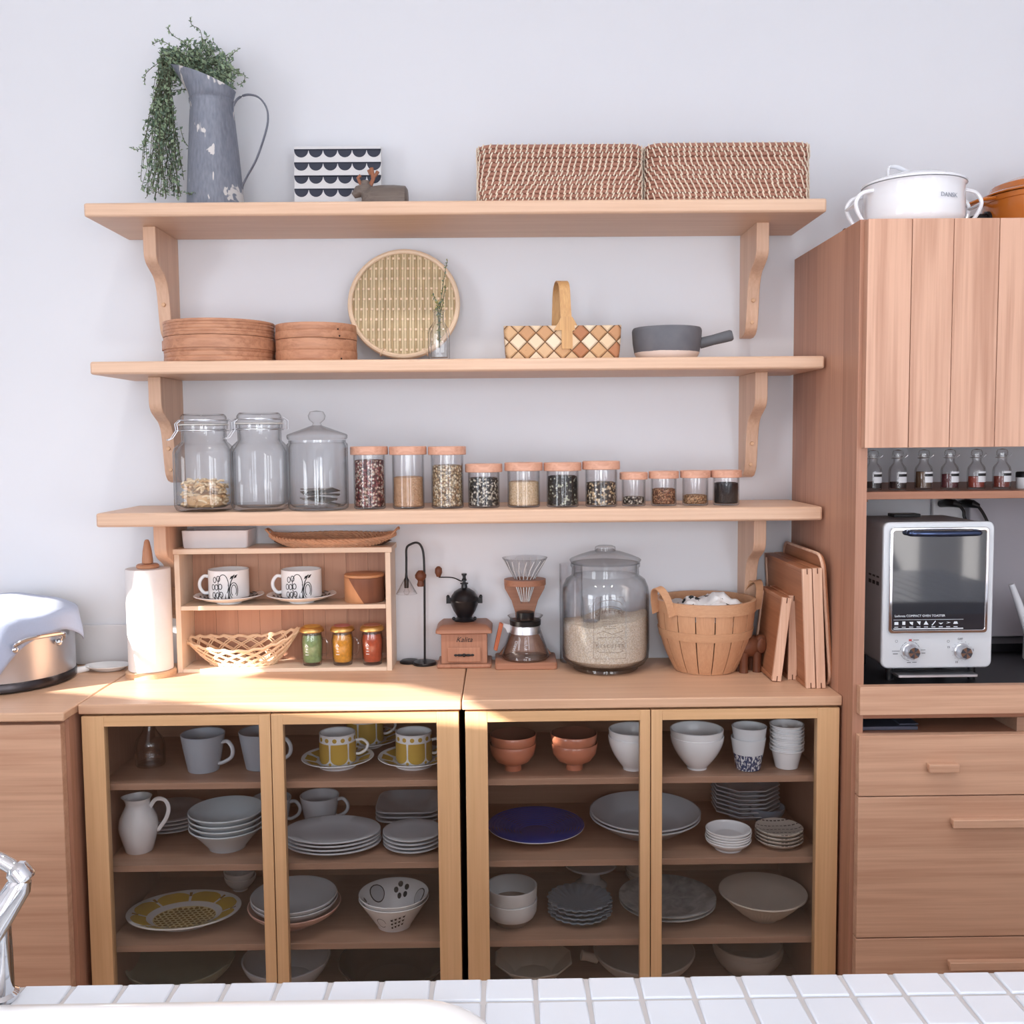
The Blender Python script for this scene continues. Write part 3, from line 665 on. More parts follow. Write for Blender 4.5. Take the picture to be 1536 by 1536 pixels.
# ================================================================== MIDDLE SHELF
def steamer(u0, u1, vt, tiers, lab, small):
    y0 = -.135; k = S(y0); a = at(u0, 510, y0); b = at(u1, 510, y0); r = (b.x-a.x)/2
    zt = at((u0+u1)/2, vt+3, y0-r).z-Z2T
    t = thing('bamboo_steamer', lab, 'steamer', ((a.x+b.x)/2, y0, Z2T)); z = 0
    for i, q in enumerate(tiers):
        h = zt*q; m = MB(); nb = 5 if not small else 2; pr = [(0, .004), (r-.006, .004), (r-.006, .0)]
        for j in range(nb):
            z0, z1 = h*j/nb, h*(j+1)/nb; e = .0007 if j % 2 else 0
            pr += [(r-e-.0006, z0+.0004), (r-e, z0+.0012), (r-e, z1-.0012), (r-e-.0006, z1-.0004)]
        pr += [(r-.004, h-.0004), (r-.006, h-.002), (0, h-.004)] if i == len(tiers)-1 else [(0, h-.0004)]
        m.lathe(pr, 72); o = build('steamer_lid' if i == len(tiers)-1 else 'steamer_basket', m, W_STEAM, t, (0, 0, z))
        if i == 0 and not small:
            lb = MB().lathe([(r-.004, 0), (r+.003, .001), (r+.003, h*.36), (r-.004, h*.4)], 72); build('hoop', lb, W_STEAM, t, (0, 0, h*.5))
        z += h+.0002
    if small:
        for uu, vv in ((r*.66, zt*.83), (r*.69, zt*.66), (r*.72, zt*.08)):
            a_ = math.asin(uu/r); p = MB().ball((0, 0, 0), .0022, 8); build('rivet', p, BLACK, t, (r*math.sin(a_), -r*math.cos(a_), vv))
        m = MB().wrap([(-.0, -.0006), (.05, -.0006), (.05, .0006), (0, .0002)], r, zt*.58, .42); build('seam', m, W_DARK, t)
steamer(249, 411, 473, (.62, .38), 'larger round cedar steamer with lid at left of the middle shelf', False)
steamer(414, 535, 479, (.60, .40), 'smaller round cedar steamer with dark rivets on the middle shelf', True)
# woven bamboo tray leaning on the wall
k = S(-.06); rt_ = 82*k; a = at(606, 460, -.06)
t = thing('bamboo_tray', 'round flat woven bamboo tray leaning against the wall', 'tray', (a.x, -.082, Z2T))
tilt = Matrix.Translation((0, 0, .002)) @ Matrix.Rotation(-.17, 4, 'X') @ Matrix.Translation((0, 0, rt_+.014))
m = MB()
ri = rt_-.008
for i in range(40):
    x = -ri+2*ri*(i+.5)/40; h = math.sqrt(max(0, ri*ri-x*x)); wd_ = 2*ri/40*.40
    m.mi = 0 if i % 3 else 1; m.box(x-wd_, x+wd_, -.0008, .0008, -h, h, tilt)
for j in range(10):
    z = -ri+2*ri*(j+.5)/10; h = math.sqrt(max(0, ri*ri-z*z)); n = max(4, int(h/ri*40)); m.mi = 2
    for i in range(n):
        x = -h+2*h*(i+.5)/n
        if (i+j) % 2: m.box(x-h/n*.82, x+h/n*.82, -.0022, -.0009, z-.0026, z+.0026, tilt)
m.mi = 1; m.prism([(ri*math.cos(2*PI*i/40), ri*math.sin(2*PI*i/40)) for i in range(40)], .0012, .0024, 'Y', tilt)
build('woven_sheet', m, [BAMB, BAMBD, BAMBL], t)
m = MB(); 
for off, rr_ in ((-.004, .0058), (.004, .0055)):
    m.tube([tilt @ Vector(((rt_-.004)*math.cos(2*PI*i/64), off, (rt_-.004)*math.sin(2*PI*i/64))) for i in range(64)], rr_, 8, True)
build('rim', m, BAMBL, t)
for a_ in (-1.15, -1.99):
    p = Vector(((rt_-.004)*math.cos(a_), 0, (rt_-.004)*math.sin(a_))); d = p.normalized()
    build('binding', MB().tube([tilt @ (p+d*.0085*math.cos(q)+Vector((0, .0115*math.sin(q), 0))) for q in [2*PI*i/12 for i in range(12)]], .0022, 6, True), BAMBL, t)
b_ = MB().box(-.058, .058, -.006, .008, 0, .010); solo('wooden_batten', b_, W_RED, 'short dark wooden batten holding up the bamboo tray', 'stand', (a.x+.002, -.085-.021, Z2T), bevel=.002)
# glass bottle with sprig
y0 = -.17; k = S(y0); c = at(659, 540, y0); zz = lambda v: at(659, v, y0).z-Z2T
t = thing('glass_bottle_vase', 'small square clear glass bottle in front of the bamboo tray', 'vase', (c.x, y0, Z2T)); h = zz(465); hs = zz(493); rn = 8*k
m = MB(); sq = lambda w, r, z: [(p[0], p[1], z) for p in rrect(w, w, r, 4)]; w = 31*k
loft(m, [sq(w-.004, .006, 0), sq(w, .007, .003), sq(w, .007, hs*.86), sq(w*.9, .012, hs), sq(rn*2.4, rn, hs+.01), sq(rn*1.9, rn*.94, hs+.016), sq(rn*1.9, rn*.94, h-.005), sq(rn*2.2, rn*1.05, h-.004), sq(rn*2.2, rn*1.05, h), sq(rn*1.6, rn*.78, h), sq(rn*1.55, rn*.75, hs+.014), sq(w*.8, .01, hs*.85), sq(w*.8, .008, .01)])
build('bottle', m, GLASS, t)
t = thing('greenery_sprig', 'thin dried green sprig standing in the small glass bottle', 'plant', (c.x, y0, Z2T)); sm = MB(); lf = MB(); o = Vector((c.x, y0, Z2T)); P = lambda u, v: at(u, v, y0)-o
rnd = random.Random(11)
for pth in ([(659, 522), (660, 480), (663, 440), (668, 405), (671, 392)], [(658, 515), (658, 480), (655, 455), (649, 440)], [(660, 512), (660, 478), (665, 450), (668, 428)], [(659, 505), (658, 475), (660, 455), (655, 462)], [(659, 505), (657, 470), (653, 463)]): leafy(spl([P(u, v) for u, v in pth], 5), 3, .006)
build('stem', sm, STEMM, t); build('foliage', lf, [plain('dry_leaf', RGB(146, 146, 84), .8, var=.3), LEAFD], t)
# birch bark basket
BK = NT('birch_weave'); uv = BK.n('ShaderNodeUVMap').outputs[0]; q = BK.xyz(uv); cw = .0285
aa = BK.math('DIVIDE', BK.math('ADD', q[0], q[1]), cw*1.414); bb = BK.math('DIVIDE', BK.math('SUBTRACT', q[0], q[1]), cw*1.414)
cmb = BK.n('ShaderNodeCombineXYZ'); BK.l(BK.math('FLOOR', aa), cmb.inputs[0]); BK.l(BK.math('FLOOR', bb), cmb.inputs[1])
wn = BK.n('ShaderNodeTexWhiteNoise', noise_dimensions='2D'); BK.l(cmb.outputs[0], wn.inputs[0])
par = BK.math('MODULO', BK.math('ADD', BK.math('FLOOR', aa), BK.math('ADD', BK.math('FLOOR', bb), 100.0)), 2.0)
colr = BK.ramp(BK.math('MULTIPLY_ADD', par, .33, BK.math('MULTIPLY', wn.outputs[0], .67)), [(.1, RGB(236, 216, 190)), (.45, RGB(224, 196, 162)), (.72, RGB(206, 164, 122)), (.95, RGB(180, 124, 90))])
st = BK.noise(BK.mp(uv, (150, 900, 1)), 1, 3); colr = BK.mix(BK.ramp(st, [(.70, (0, 0, 0, 1)), (.74, (1, 1, 1, 1))]), colr, RGB(120, 84, 58))
ea = BK.math('PINGPONG', aa, .5); eb = BK.math('PINGPONG', bb, .5); e = BK.math('MINIMUM', ea, eb)
colr = BK.mix(BK.ramp(e, [(.02, (1, 1, 1, 1)), (.06, (0, 0, 0, 1))]), colr, RGB(110, 74, 48))
BK.bsdf(colr, .6, 0, .3, BK.bump(BK.math('MULTIPLY', BK.ramp(e, [(0, (0, 0, 0, 1)), (.15, (1, 1, 1, 1))]), 1.0), .9, .003)); BIRCH = BK.m
y0 = -.15; k = S(y0); a = at(756, 540, y0-.055); b = at(933, 540, y0-.055); w = b.x-a.x; c = (a.x+b.x)/2; h = at(845, 493, y0-.055).z-Z2T; d = .11
t = thing('birch_bark_basket', 'woven birch bark basket with tall arched handle on the middle shelf', 'basket', (c, y0, Z2T))
m = MB(); rings = []; uvs = []
N = len(rrect(1, 1, .2, 6))
for z, s in ((.001, .955), (h*.3, .975), (h*.7, .99), (h, 1.0)):
    pts = rrect(w*s, d*s, .012, 6); rings.append([(p[0], p[1], z+(.004*math.sin(PI*abs(p[0])/w) if z == h else 0)+(.004*(abs(p[0])/(w/2))**3 if z == h else 0)) for p in pts])
inn = [[(p[0]*.96, p[1]*.93, p[2]) for p in rings[-1]], [(p[0]*.93, p[1]*.9, .008) for p in rings[-1]]]
loft(m, rings+inn); ob = build('basket_body', m, BIRCH, t)
def uvper(ob):
    me = ob.data; ul = me.uv_layers.new(name='UVMap')
    for lp in me.loops:
        p = me.vertices[lp.vertex_index].co; ul.data[lp.index].uv = ((p.x if abs(p.y) > d*.40 else p.x+p.y), p.z)
uvper(ob)
ht = at(846, 421, y0).z-Z2T; m = MB()
hp = [(0, -d/2-.002, h*.35), (0, -d/2-.002, h), (0, -d/2+.012, h+.045), (0, -d*.28, ht-.018), (0, 0, ht-.002), (0, d*.28, ht-.018), (0, d/2-.012, h+.045), (0, d/2, h*.5)]
pp = spl(hp, 8); sec = []
for i, p in enumerate(pp):
    T = (pp[min(i+1, len(pp)-1)]-pp[max(i-1, 0)]).normalized(); nn = Vector((1, 0, 0)).cross(T).normalized(); hw = .0125
    sec.append([p+Vector((-hw, 0, 0))-nn*.0014, p+Vector((hw, 0, 0))-nn*.0014, p+Vector((hw, 0, 0))+nn*.0014, p+Vector((-hw, 0, 0))+nn*.0014])
loft(m, sec)
m.prism([(-.03, h-.004), (.03, h-.004), (.0126, h+.026), (-.0126, h+.026)], -d/2-.0035, -d/2-.0005, 'Y')
build('handle', m.xf(Matrix.Rotation(.16, 4, 'Z')), wood('birch_strip', RGB(214, 170, 118), RGB(172, 120, 74), 'Z', sc=2), t)
# grey stoneware pot
y0 = -.15; k = S(y0); r = 51.5*k; c = at(1000, 537, y0); h = at(1000, 487, y0-r).z-Z2T
SW = NT('stone_two_tone'); zq = SW.xyz(SW.coord())[2]; nz = SW.noise(SW.coord(), 30, 3)
SW.bsdf(SW.mix(SW.math('GREATER_THAN', SW.math('ADD', zq, SW.math('MULTIPLY', nz, .004)), h*.27), RGB(226, 208, 198), SW.mix(nz, RGB(92, 94, 102), RGB(118, 118, 124))), .6, 0, .3)
t = thing('stoneware_pot', 'dark grey stoneware pan with straight side handle on the middle shelf', 'pot', (c.x, y0, Z2T))
build('pot_body', MB().lathe([(0, .001), (r*.80, .001), (r*.84, .003), (r*.93, h*.22), (r*.98, h*.55), (r, h*.9), (r*.985, h*.97), (r*.965, h), (r*.94, h*.97), (r*.93, h*.5), (r*.8, .01), (0, .008)], 56), SW.m, t)
hv = Vector((1, -.12, .24)).normalized()
build('handle', MB().tube([Vector((r*.93, -.01, h*.52))+hv*q for q in (0, .006, .03, .06, .072, .076)], [.0125, .0125, .0118, .0128, .0128, .0105], 18), STONE, t)
# ================================================================== LOWEST SHELF: JARS
def onz3(u, y): p = at(u, 755, y); return Vector((p.x, y, Z3T))
def hz3(u, v, y): return at(u, v, y).z-Z3T
def square_jar(prof, n=40, pw=4.0): # squarish round section
    m = MB(); rings = []
    for r, z, e in prof:
        rg = []
        for i in range(n):
            a_ = 2*PI*i/n; c_, s_ = math.cos(a_), math.sin(a_); q = (abs(c_)**e+abs(s_)**e)**(-1/e); rg.append((r*q*c_, r*q*s_, z))
        rings.append(rg)
    return loft(m, rings)
def cliptop(u0, u1, vt, y0, lab):
    k = S(y0); c = onz3((u0+u1)/2, y0); w = (u1-u0)/2*k; h = hz3((u0+u1)/2, vt, y0); t = thing('clip_top_jar', lab, 'jar', c, 'clip top glass jars')
    hb = h*.70; rn = w*.80
    build('jar_body', square_jar([(w*.80, 0, 3), (w*.95, .004, 3.6), (w, .014, 4), (w, hb*.86, 4), (w*.97, hb*.93, 3.6), (w*.88, hb*.985, 2.6), (rn, hb+.004, 2.0), (rn, h*.84, 2), (rn+.003, h*.845, 2), (rn+.003, h*.88, 2), (rn-.003, h*.88, 2), (rn-.004, hb+.006, 2), (w*.93, hb*.85, 4), (w*.93, .016, 4), (w*.7, .008, 3)]), GLASS, t, ang=1.0)
    build('jar_lid', MB().lathe([(0, h*.895), (rn*.98, h*.895), (rn+.003, h*.90), (rn+.004, h*.925), (rn+.001, h*.94), (rn+.001, h*.965), (rn*.97, h*.985), (rn*.9, h), (rn*.85, h*.985), (0, h*.975)], 48), GLASS, t)
    build('seal', MB().lathe([(rn-.004, h*.882), (rn+.004, h*.882), (rn+.005, h*.888), (rn+.004, h*.894), (rn-.004, h*.894)], 48), plain('rubber_seal', RGB(226, 224, 222), .5), t)
    m = MB()
    for z in (h*.83, h*.935): m.tube([((rn+.0045)*math.cos(2*PI*i/40), (rn+.0045)*math.sin(2*PI*i/40), z) for i in range(40)], .0013, 6, True)
    R_ = rn+.005
    for yy in (-.012, .012):
        m.tube([(-R_*.95, yy, h*.935), (-R_-.006, yy, h*.90), (-R_-.004, yy, h*.83), (-R_-.016, yy, h*.75), (-R_-.024, yy, h*.735)], .0013, 6)
        m.tube([(R_*.95, yy, h*.955), (R_+.009, yy, h*.92), (R_+.009, yy, h*.83), (R_*.97, yy, h*.82)], .0013, 6)
    m.tube([(-R_-.024, -.012, h*.735), (-R_-.024, .012, h*.735)], .0013, 6); m.tube([(-R_-.004, -.012, h*.83), (-R_-.004, .012, h*.83)], .0013, 6)
    m.xf(Matrix.Rotation(.5, 4, 'Z'))
    build('wire_clamp', m, STEEL, t); return c, w, h
cA = cliptop(268, 350, 621, -.205, 'clip top glass jar holding noodle pieces, first on the shelf')
cB = cliptop(352, 432, 619, -.205, 'empty clip top glass jar, second on the lowest shelf')
c, w, h = cA; m = MB(); rnd = random.Random(5)
for i in range(230):
    rr0 = w*.84*math.sqrt(rnd.random()); a_ = rnd.uniform(0, 2*PI); z = .012+rnd.random()*(h*.26); a2 = rnd.uniform(0, 2*PI); L = .009; dv = Vector((math.cos(a2), math.sin(a2), rnd.uniform(-.5, .5)))*L
    if rr0+L > w*.90: rr0 = w*.90-L
    p = Vector((rr0*math.cos(a_), rr0*math.sin(a_), z)); bend = Vector((0, 0, rnd.uniform(.001, .004)))
    m.mi = i % 3 and 1 or 0; m.tube([p-dv, p+bend, p+dv], .0026, 6)
m.mi = 0; m.lathe([(0, .010), (w*.6, .010), (w*.68, .02), (w*.68, h*.17), (0, h*.2)], 24)
solo('dried_noodle_pieces', m, [plain('noodle', RGB(224, 184, 136), .6, var=.15), plain('noodle_pale', RGB(240, 214, 176), .6, var=.1)], 'pale curled noodle pieces filling the bottom of the first clip top jar', 'food', c, kind='stuff')
# knob lid jar
y0 = -.20; k = S(y0); c = onz3(478, y0); w = 45*k; h = hz3(478, 626, y0); t = thing('knob_lid_jar', 'straight round glass jar with ball knob lid, third on shelf', 'jar', c); hb = h*.755
build('jar_body', MB().lathe([(0, .002), (w*.9, 0), (w*.98, .004), (w, .012), (w, hb*.93), (w*.985, hb*.95), (w*.94, hb*.965), (w*.94, hb), (w*.9, hb), (w*.9, hb*.95), (w*.94, hb*.9), (w*.94, .014), (w*.85, .008), (0, .008)], 56), GLASS, t)
build('jar_lid', MB().lathe([(0, hb+.001), (w*.95, hb+.001), (w*.99, hb+.004), (w*1.0, hb+.010), (w*.97, hb+.013), (w*.6, hb+.022), (w*.28, hb+.030), (w*.16, hb+.033), (w*.13, hb+.038), (w*.26, hb+.046), (w*.29, hb+.055), (w*.22, hb+.064), (0, hb+.067)], 56), GLASS, t)
m = MB()
for i in range(9):
    a_ = i*1.3; M_ = Matrix.Translation((.014*math.cos(a_*2), .014*math.sin(a_*2), .017+i*.0035)) @ Matrix.Rotation(a_, 4, 'Z') @ Matrix.Rotation(.22*math.sin(i*2), 4, 'X') @ Matrix.Rotation(.2*math.cos(i), 4, 'Y')
    m.box(-.034, .034, -.019, .019, -.0012, .0012, M_)
solo('kelp_strips', m, plain('kelp', RGB(96, 84, 76), .6, var=.25), 'dark dried strips lying in the bottom of the knob lid jar', 'food', c, kind='stuff')
RB = (226, 176, 150)
LID = wood('canister_lid_wood', RGB(224, 174, 150), RGB(196, 140, 116), 'X', sc=3, fig=1.2)
C_ = RGB
BEANS = {'red': speck('red_white_beans', [C_(128, 52, 56), C_(168, 96, 92), C_(232, 214, 200), C_(98, 40, 44), C_(210, 170, 150)], 210),
 'buff': speck('buff_meal', [C_(212, 168, 130), C_(222, 182, 146), C_(204, 156, 118)], 520, .8, .3, (.6, .57, .55, 1)),
 'oats': speck('pale_oats', [C_(232, 212, 178), C_(214, 186, 146), C_(240, 226, 200), C_(176, 140, 104)], 210),
 'cow': speck('black_white_beans', [C_(28, 26, 28), C_(230, 224, 212), C_(40, 36, 36), C_(34, 32, 32), C_(206, 198, 180)], 220),
 'sesame': speck('pale_sesame', [C_(234, 206, 170), C_(224, 192, 152), C_(240, 216, 184)], 520, .8, .3, (.6, .57, .55, 1)),
 'dark': speck('black_beans_grains', [C_(24, 24, 26), C_(34, 32, 34), C_(26, 26, 28), C_(186, 190, 170), C_(40, 44, 40)], 220),
 'mix': speck('brown_white_beans', [C_(92, 66, 50), C_(236, 222, 198), C_(40, 32, 30), C_(220, 192, 150), C_(58, 46, 40)], 200),
 'brown': speck('brown_grains', [C_(156, 104, 78), C_(182, 130, 98), C_(132, 84, 62), C_(204, 160, 124)], 300),
 'tan': speck('tan_grains', [C_(206, 162, 120), C_(188, 138, 98), C_(222, 184, 146)], 340),
 'black': plain('black_sesame', RGB(20, 20, 24), .7, var=.4, nsc=400, bump=.6)}
def canister(u0, u1, vl, vb, y0, fill, cont, lab, clab, sz):
    k = S(y0); c = onz3((u0+u1)/2, y0); r = (u1-u0)/2*k; h = hz3((u0+u1)/2, vl, y0); hl = 12.5*k if sz != 'small' else 11*k; g = r*.85
    t = thing('glass_canister', lab, 'canister', c, {'tall': 'tall wooden lid canisters', 'mid': 'medium wooden lid canisters', 'small': 'small wooden lid canisters'}[sz]); hg = h-hl*.6
    build('jar_body', MB().lathe([(0, .001), (g*.93, 0), (g, .003), (g, hg), (g-.0022, hg), (g-.0022, .006), (g*.9, .004), (0, .004)], 40), GLASST, t)
    build('lid', MB().lathe([(0, h-hl), (r*.97, h-hl), (r, h-hl+.001), (r, h-.0015), (r-.0015, h), (0, h)], 44), LID, t)
    zf = .0045+(hg-.02)*fill; gi = g-.003
    fm = MB().lathe([(0, .0045), (gi*.9, .0045), (gi, .007), (gi, zf-.002), (gi*.8, zf), (gi*.3, zf+.001), (0, zf+.001)], 40)
    solo(clab[0], fm, BEANS[cont], clab[1], 'food', c, kind='stuff')
for a in ((527, 583, 669.5, 755, 'tall', .97, 'red', 'tall wooden lid canister of red speckled beans', ('dried_beans', 'red and white speckled beans in the first tall canister')),
          (585, 641, 669.5, 755, 'tall', .62, 'buff', 'tall wooden lid canister two thirds full of buff meal', ('buff_meal', 'buff meal two thirds up the second tall canister')),
          (643, 700, 669.5, 755, 'tall', .86, 'oats', 'tall wooden lid canister of pale oats', ('rolled_oats', 'pale oats in the third tall canister')),
          (698, 754, 695.5, 754, 'mid', .94, 'cow', 'medium wooden lid canister of black and white beans right after the tall three', ('dried_beans', 'black and white beans in the first medium canister')),
          (757, 814.5, 693.5, 754, 'mid', .78, 'sesame', 'medium wooden lid canister of pale sesame seeds', ('sesame_seeds', 'pale sesame seeds in the second medium canister')),
          (815.5, 872.5, 693.5, 753, 'mid', .96, 'dark', 'medium wooden lid canister full of mostly black beans', ('dried_beans', 'mostly black beans in the third medium canister')),
          (873.5, 930, 691.5, 753, 'mid', .72, 'mix', 'medium wooden lid canister of brown and cream beans', ('dried_beans', 'brown and cream beans in the fourth medium canister')),
          (929.5, 971.5, 708, 752, 'small', .36, 'cow', 'small wooden lid canister one third full of black beans', ('dried_beans', 'black beans covering the bottom of the first small canister')),
          (973, 1018, 706.5, 751, 'small', .72, 'brown', 'small wooden lid canister mostly full of brown grains', ('dried_grains', 'brown grains in the second small canister')),
          (1020, 1065.5, 705.5, 750, 'small', .40, 'tan', 'small wooden lid canister under half full of tan grains', ('dried_grains', 'tan grains low in the third small canister')),
          (1066, 1112, 705, 750, 'small', .95, 'black', 'small wooden lid canister full of black sesame, last in the row', ('sesame_seeds', 'black sesame seeds filling the last small canister'))):
    u0, u1, vl, vb, sz, fill, cont, lab, cl = a
    canister(u0, u1, vl, vb, -.185 if sz == 'tall' else (-.18 if sz == 'mid' else -.175), fill, cont, lab, cl, sz)
# ================================================================== WORKTOP, LEFT PART
# steel stockpot under a linen cloth
pcx, pcy, pr_ = -.262, -.165, .152; ph = .155
t = thing('steel_stockpot', 'steel stockpot at the left end of the worktop, half under a linen cloth', 'pot', (pcx, pcy, CT))
build('pot_body', MB().lathe([(0, 0), (pr_*.93, 0), (pr_*.985, .006), (pr_, .02), (pr_, ph-.012), (pr_+.003, ph-.008), (pr_+.003, ph), (pr_-.002, ph), (pr_-.003, .02), (0, .008)], 72), STEEL, t)
build('pot_base', MB().lathe([(pr_-.01, -.0), (pr_+.0015, .004), (pr_+.002, .022), (pr_+.0005, .024)], 72), plain('dark_steel', RGB(70, 66, 68), .25, .9), t)
build('pot_lid', MB().lathe([(0, ph+.0006), (pr_-.004, ph+.0006), (pr_+.003, ph+.001), (pr_+.003, ph+.004), (pr_*.9, ph+.018), (pr_*.5, ph+.034), (0, ph+.04)], 64), STEEL, t)
ha = math.radians(-38); hc = Vector((math.cos(ha), math.sin(ha), 0)); hs = Vector((-hc.y, hc.x, 0))
m = MB(); m.tube(spl([hc*(pr_)+hs*-.05+Vector((0, 0, ph-.05)), hc*(pr_+.014)+hs*-.055+Vector((0, 0, ph-.044)), hc*(pr_+.036)+hs*-.04+Vector((0, 0, ph-.03)), hc*(pr_+.04)+Vector((0, 0, ph-.028)), hc*(pr_+.036)+hs*.04+Vector((0, 0, ph-.03)), hc*(pr_+.014)+hs*.055+Vector((0, 0, ph-.044)), hc*(pr_)+hs*.05+Vector((0, 0, ph-.05))], 6), .0062, 10, fl=.7)
for q in (-.05, .05): m.ball(hc*(pr_+.001)+hs*q+Vector((0, 0, ph-.055)), .009, 12)
build('handle', m, CHROME, t)
cl = MB(); n = 44; hw, hl = .19, .225; rot = math.radians(-22); vs = []
ccx, ccy = -.030, -.088
for i in range(n+1):
    for j in range(n+1):
        a_, b_ = (i/n-.5)*2*hw, (j/n-.5)*2*hl
        x = ccx+a_*math.cos(rot)-b_*math.sin(rot); y = ccy+a_*math.sin(rot)+b_*math.cos(rot); r = math.hypot(x, y); R0 = pr_+.007
        if r <= R0:
            q = r/R0; z = ph+.008+.037*(1-q*q)
            vs.append((x, y, z+.0014*math.sin(x*60+y*25)))
        else:
            ex = r-R0; fl = .03*(1-math.exp(-ex/.06)); th = math.atan2(y, x); wv = .006*math.sin(th*9)*min(1, ex/.05)
            z = ph+.008-ex*.97; rr = R0+fl*.35+wv
            vs.append((rr*math.cos(th), rr*math.sin(th), max(z, .004)))
fs = [(i*(n+1)+j, i*(n+1)+j+1, (i+1)*(n+1)+j+1, (i+1)*(n+1)+j) for i in range(n) for j in range(n)]
cl.add(vs, fs); o = solo('linen_cloth', cl, LILAC, 'pale blue linen cloth draped over the steel stockpot', 'cloth', (pcx, pcy, CT), ang=2)
sm_ = o.modifiers.new('thick', 'SOLIDIFY'); sm_.thickness = .002; sm_.offset = 1
# white dish / spoon rest
p = ag(150, 1011, CT); t = thing('spoon_rest', 'white porcelain spoon rest lying between the stockpot and paper roll', 'spoon rest', (p.x+.004, p.y+.04, CT))
m = MB(); m.lathe([(0, .001), (.03, 0), (.034, .002), (.052, .012), (.0525, .014), (.05, .014), (.033, .005), (0, .004)], 40, sx=1.05, sy=.72)
build('dish', m, WHITE, t)
build('handle', MB().tube([(-.042, -.012, .008), (-.058, -.024, .007), (-.070, -.034, .006), (-.076, -.039, .006)], [.007, .0085, .0095, .006], 12), WHITE, t)
a = at(107, 985, -.012); b = at(196, 937, -.012)
solo('white_backsplash_board', MB().box(a.x, b.x, -.012, -.003, CT+.0005, b.z), PLAST, 'low white board standing against the wall behind the spoon rest', 'board', bevel=.002)
# paper towel holder
rbase = 37*S(-.12); c = Vector((at(227, 1000, -.122).x, -.122, CT)); k = S(c.y); zz = lambda v, dy=0: at(227, v, c.y+dy).z-CT
t = thing('paper_towel_holder', 'beech paper towel holder with a full white roll', 'paper towel holder', c)
zt_ = zz(852); rr_ = 32.5*k
build('base', MB().lathe([(0, 0), (rbase, 0), (rbase, .011), (rbase-.003, .014), (0, .014)], 56), W_BEECH, t)
build('stem', MB().lathe([(0, .014), (.008, .014), (.008, zt_+.010), (.0125, zt_+.012), (.0125, zt_+.02), (.0105, zt_+.04), (.0065, zt_+.062), (.004, zt_+.067), (0, zt_+.068)], 24), wood('beech_stem', RGB(206, 152, 118), RGB(176, 118, 88), 'Z', sc=2), t)
build('washer', MB().lathe([(.0085, zt_+.0005), (.024, zt_+.0005), (.026, zt_+.003), (.026, zt_+.007), (.023, zt_+.010), (.0085, zt_+.010)], 40), wood('beech_disc', RGB(206, 152, 118), RGB(176, 118, 88), 'X', sc=2), t)
solo('paper_roll', MB().lathe([(.0095, .0145), (rr_-.001, .0145), (rr_, .0155), (rr_, zt_-.001), (rr_-.001, zt_), (.0095, zt_)], 64), PAPER, 'white kitchen paper roll on the beech holder', 'paper roll', c)
# ------------------------------------------------------------------ small open shelf box
yf = -.112; A = at(262, 1010, yf); Bq = at(581, 1008, yf); zt_ = at(420, 822, yf).z; x0, x1 = A.x, at(597, 830, yf+.02).x
x0 = max(x0, .1207); x1 = Bq.x+.012; th = .0125; zm = at(420, 908, yf).z; zb = at(420, 1001, yf).z; yb = -.004
zb = CT+.009; zm = at(420, 908, yf).z
t = thing('open_shelf_box', 'pale wooden open shelf box with cedar back on the worktop', 'shelf', (x0, 0, CT)); W_ = x1-x0; zt_ -= CT; zm -= CT
build('side_panel', MB().box(0, th, yf, yb, 0, zt_-.0128), W_PALEV, t, bevel=.001)
build('side_panel', MB().box(W_-th, W_, yf, yb, 0, zt_-.0128), W_PALEV, t, bevel=.001)
build('top_panel', MB().box(-.004, W_+.004, yf-.004, yb, zt_-.0125, zt_), W_PALE, t, bevel=.001)
build('middle_shelf', MB().box(th+.0002, W_-th-.0002, yf, yb-.0085, zm-.0105, zm), W_PALE, t, bevel=.001)
build('bottom_panel', MB().box(th+.0002, W_-th-.0002, yf, yb-.0085, 0, .009), W_PALE, t, bevel=.001)
m = MB(); nb = 9; q = (W_-2*th-.0004)/nb
for i in range(nb): m.box(th+.0002+i*q+.0003, th+.0002+(i+1)*q-.0003, yb-.008, yb, .0, zt_-.0128)
build('back_planks', m, W_CEDAR, t)
zS1, zS0, zTop = CT+zm, CT+.009, CT+zt_
# white container + braided tray on top
a = at(271, 818, -.105); b = at(368, 794, -.105); 
m = MB(); w, d = b.x-a.x+.004, .092; loft(m, [[(p[0], p[1], z) for p in rrect(w-e, d-e, .006, 4)] for z, e in ((0, .008), (.003, .004), (.042, 0), (.042, .006), (.006, .01))])
solo('white_container', m, PLAST, 'shallow white plastic container on top of the open shelf box', 'container', ((a.x+b.x)/2+.003, -.057, zTop), ang=.6)
a = at(404, 800, -.06); b = at(594, 800, -.06); w = (b.x-a.x)/2
t = thing('braided_tray', 'oval braided straw tray on top of the open shelf box', 'basket', ((a.x+b.x)/2, -.06, zTop)); m = MB(); sy = .053
def oval(q, f, z): return Vector((w*f*math.cos(q), sy*f*math.sin(q), z))
for row, (f0, z0) in enumerate(((.84, .004), (.91, .009), (.97, .014))):
    for s in (0, 1, 2):
        pts = [oval(2*PI*i/150, f0+.022*math.sin(2*PI*i/150*24+s*2.09), z0+.0035*math.cos(2*PI*i/150*24+s*2.09)+.012*abs(math.cos(2*PI*i/150))**6+.010*max(0, math.sin(2*PI*i/150))) for i in range(150)]
        m.tube(pts, .0034, 6, True)
build('braided_rim', m, BRAID, t)
build('tray_bottom', MB().lathe([(0, .001), (w*.8, .001), (w*.93, .011), (w*.91, .011), (w*.78, .004), (0, .004)], 48, sy=sy/w), BRAIDI, t)
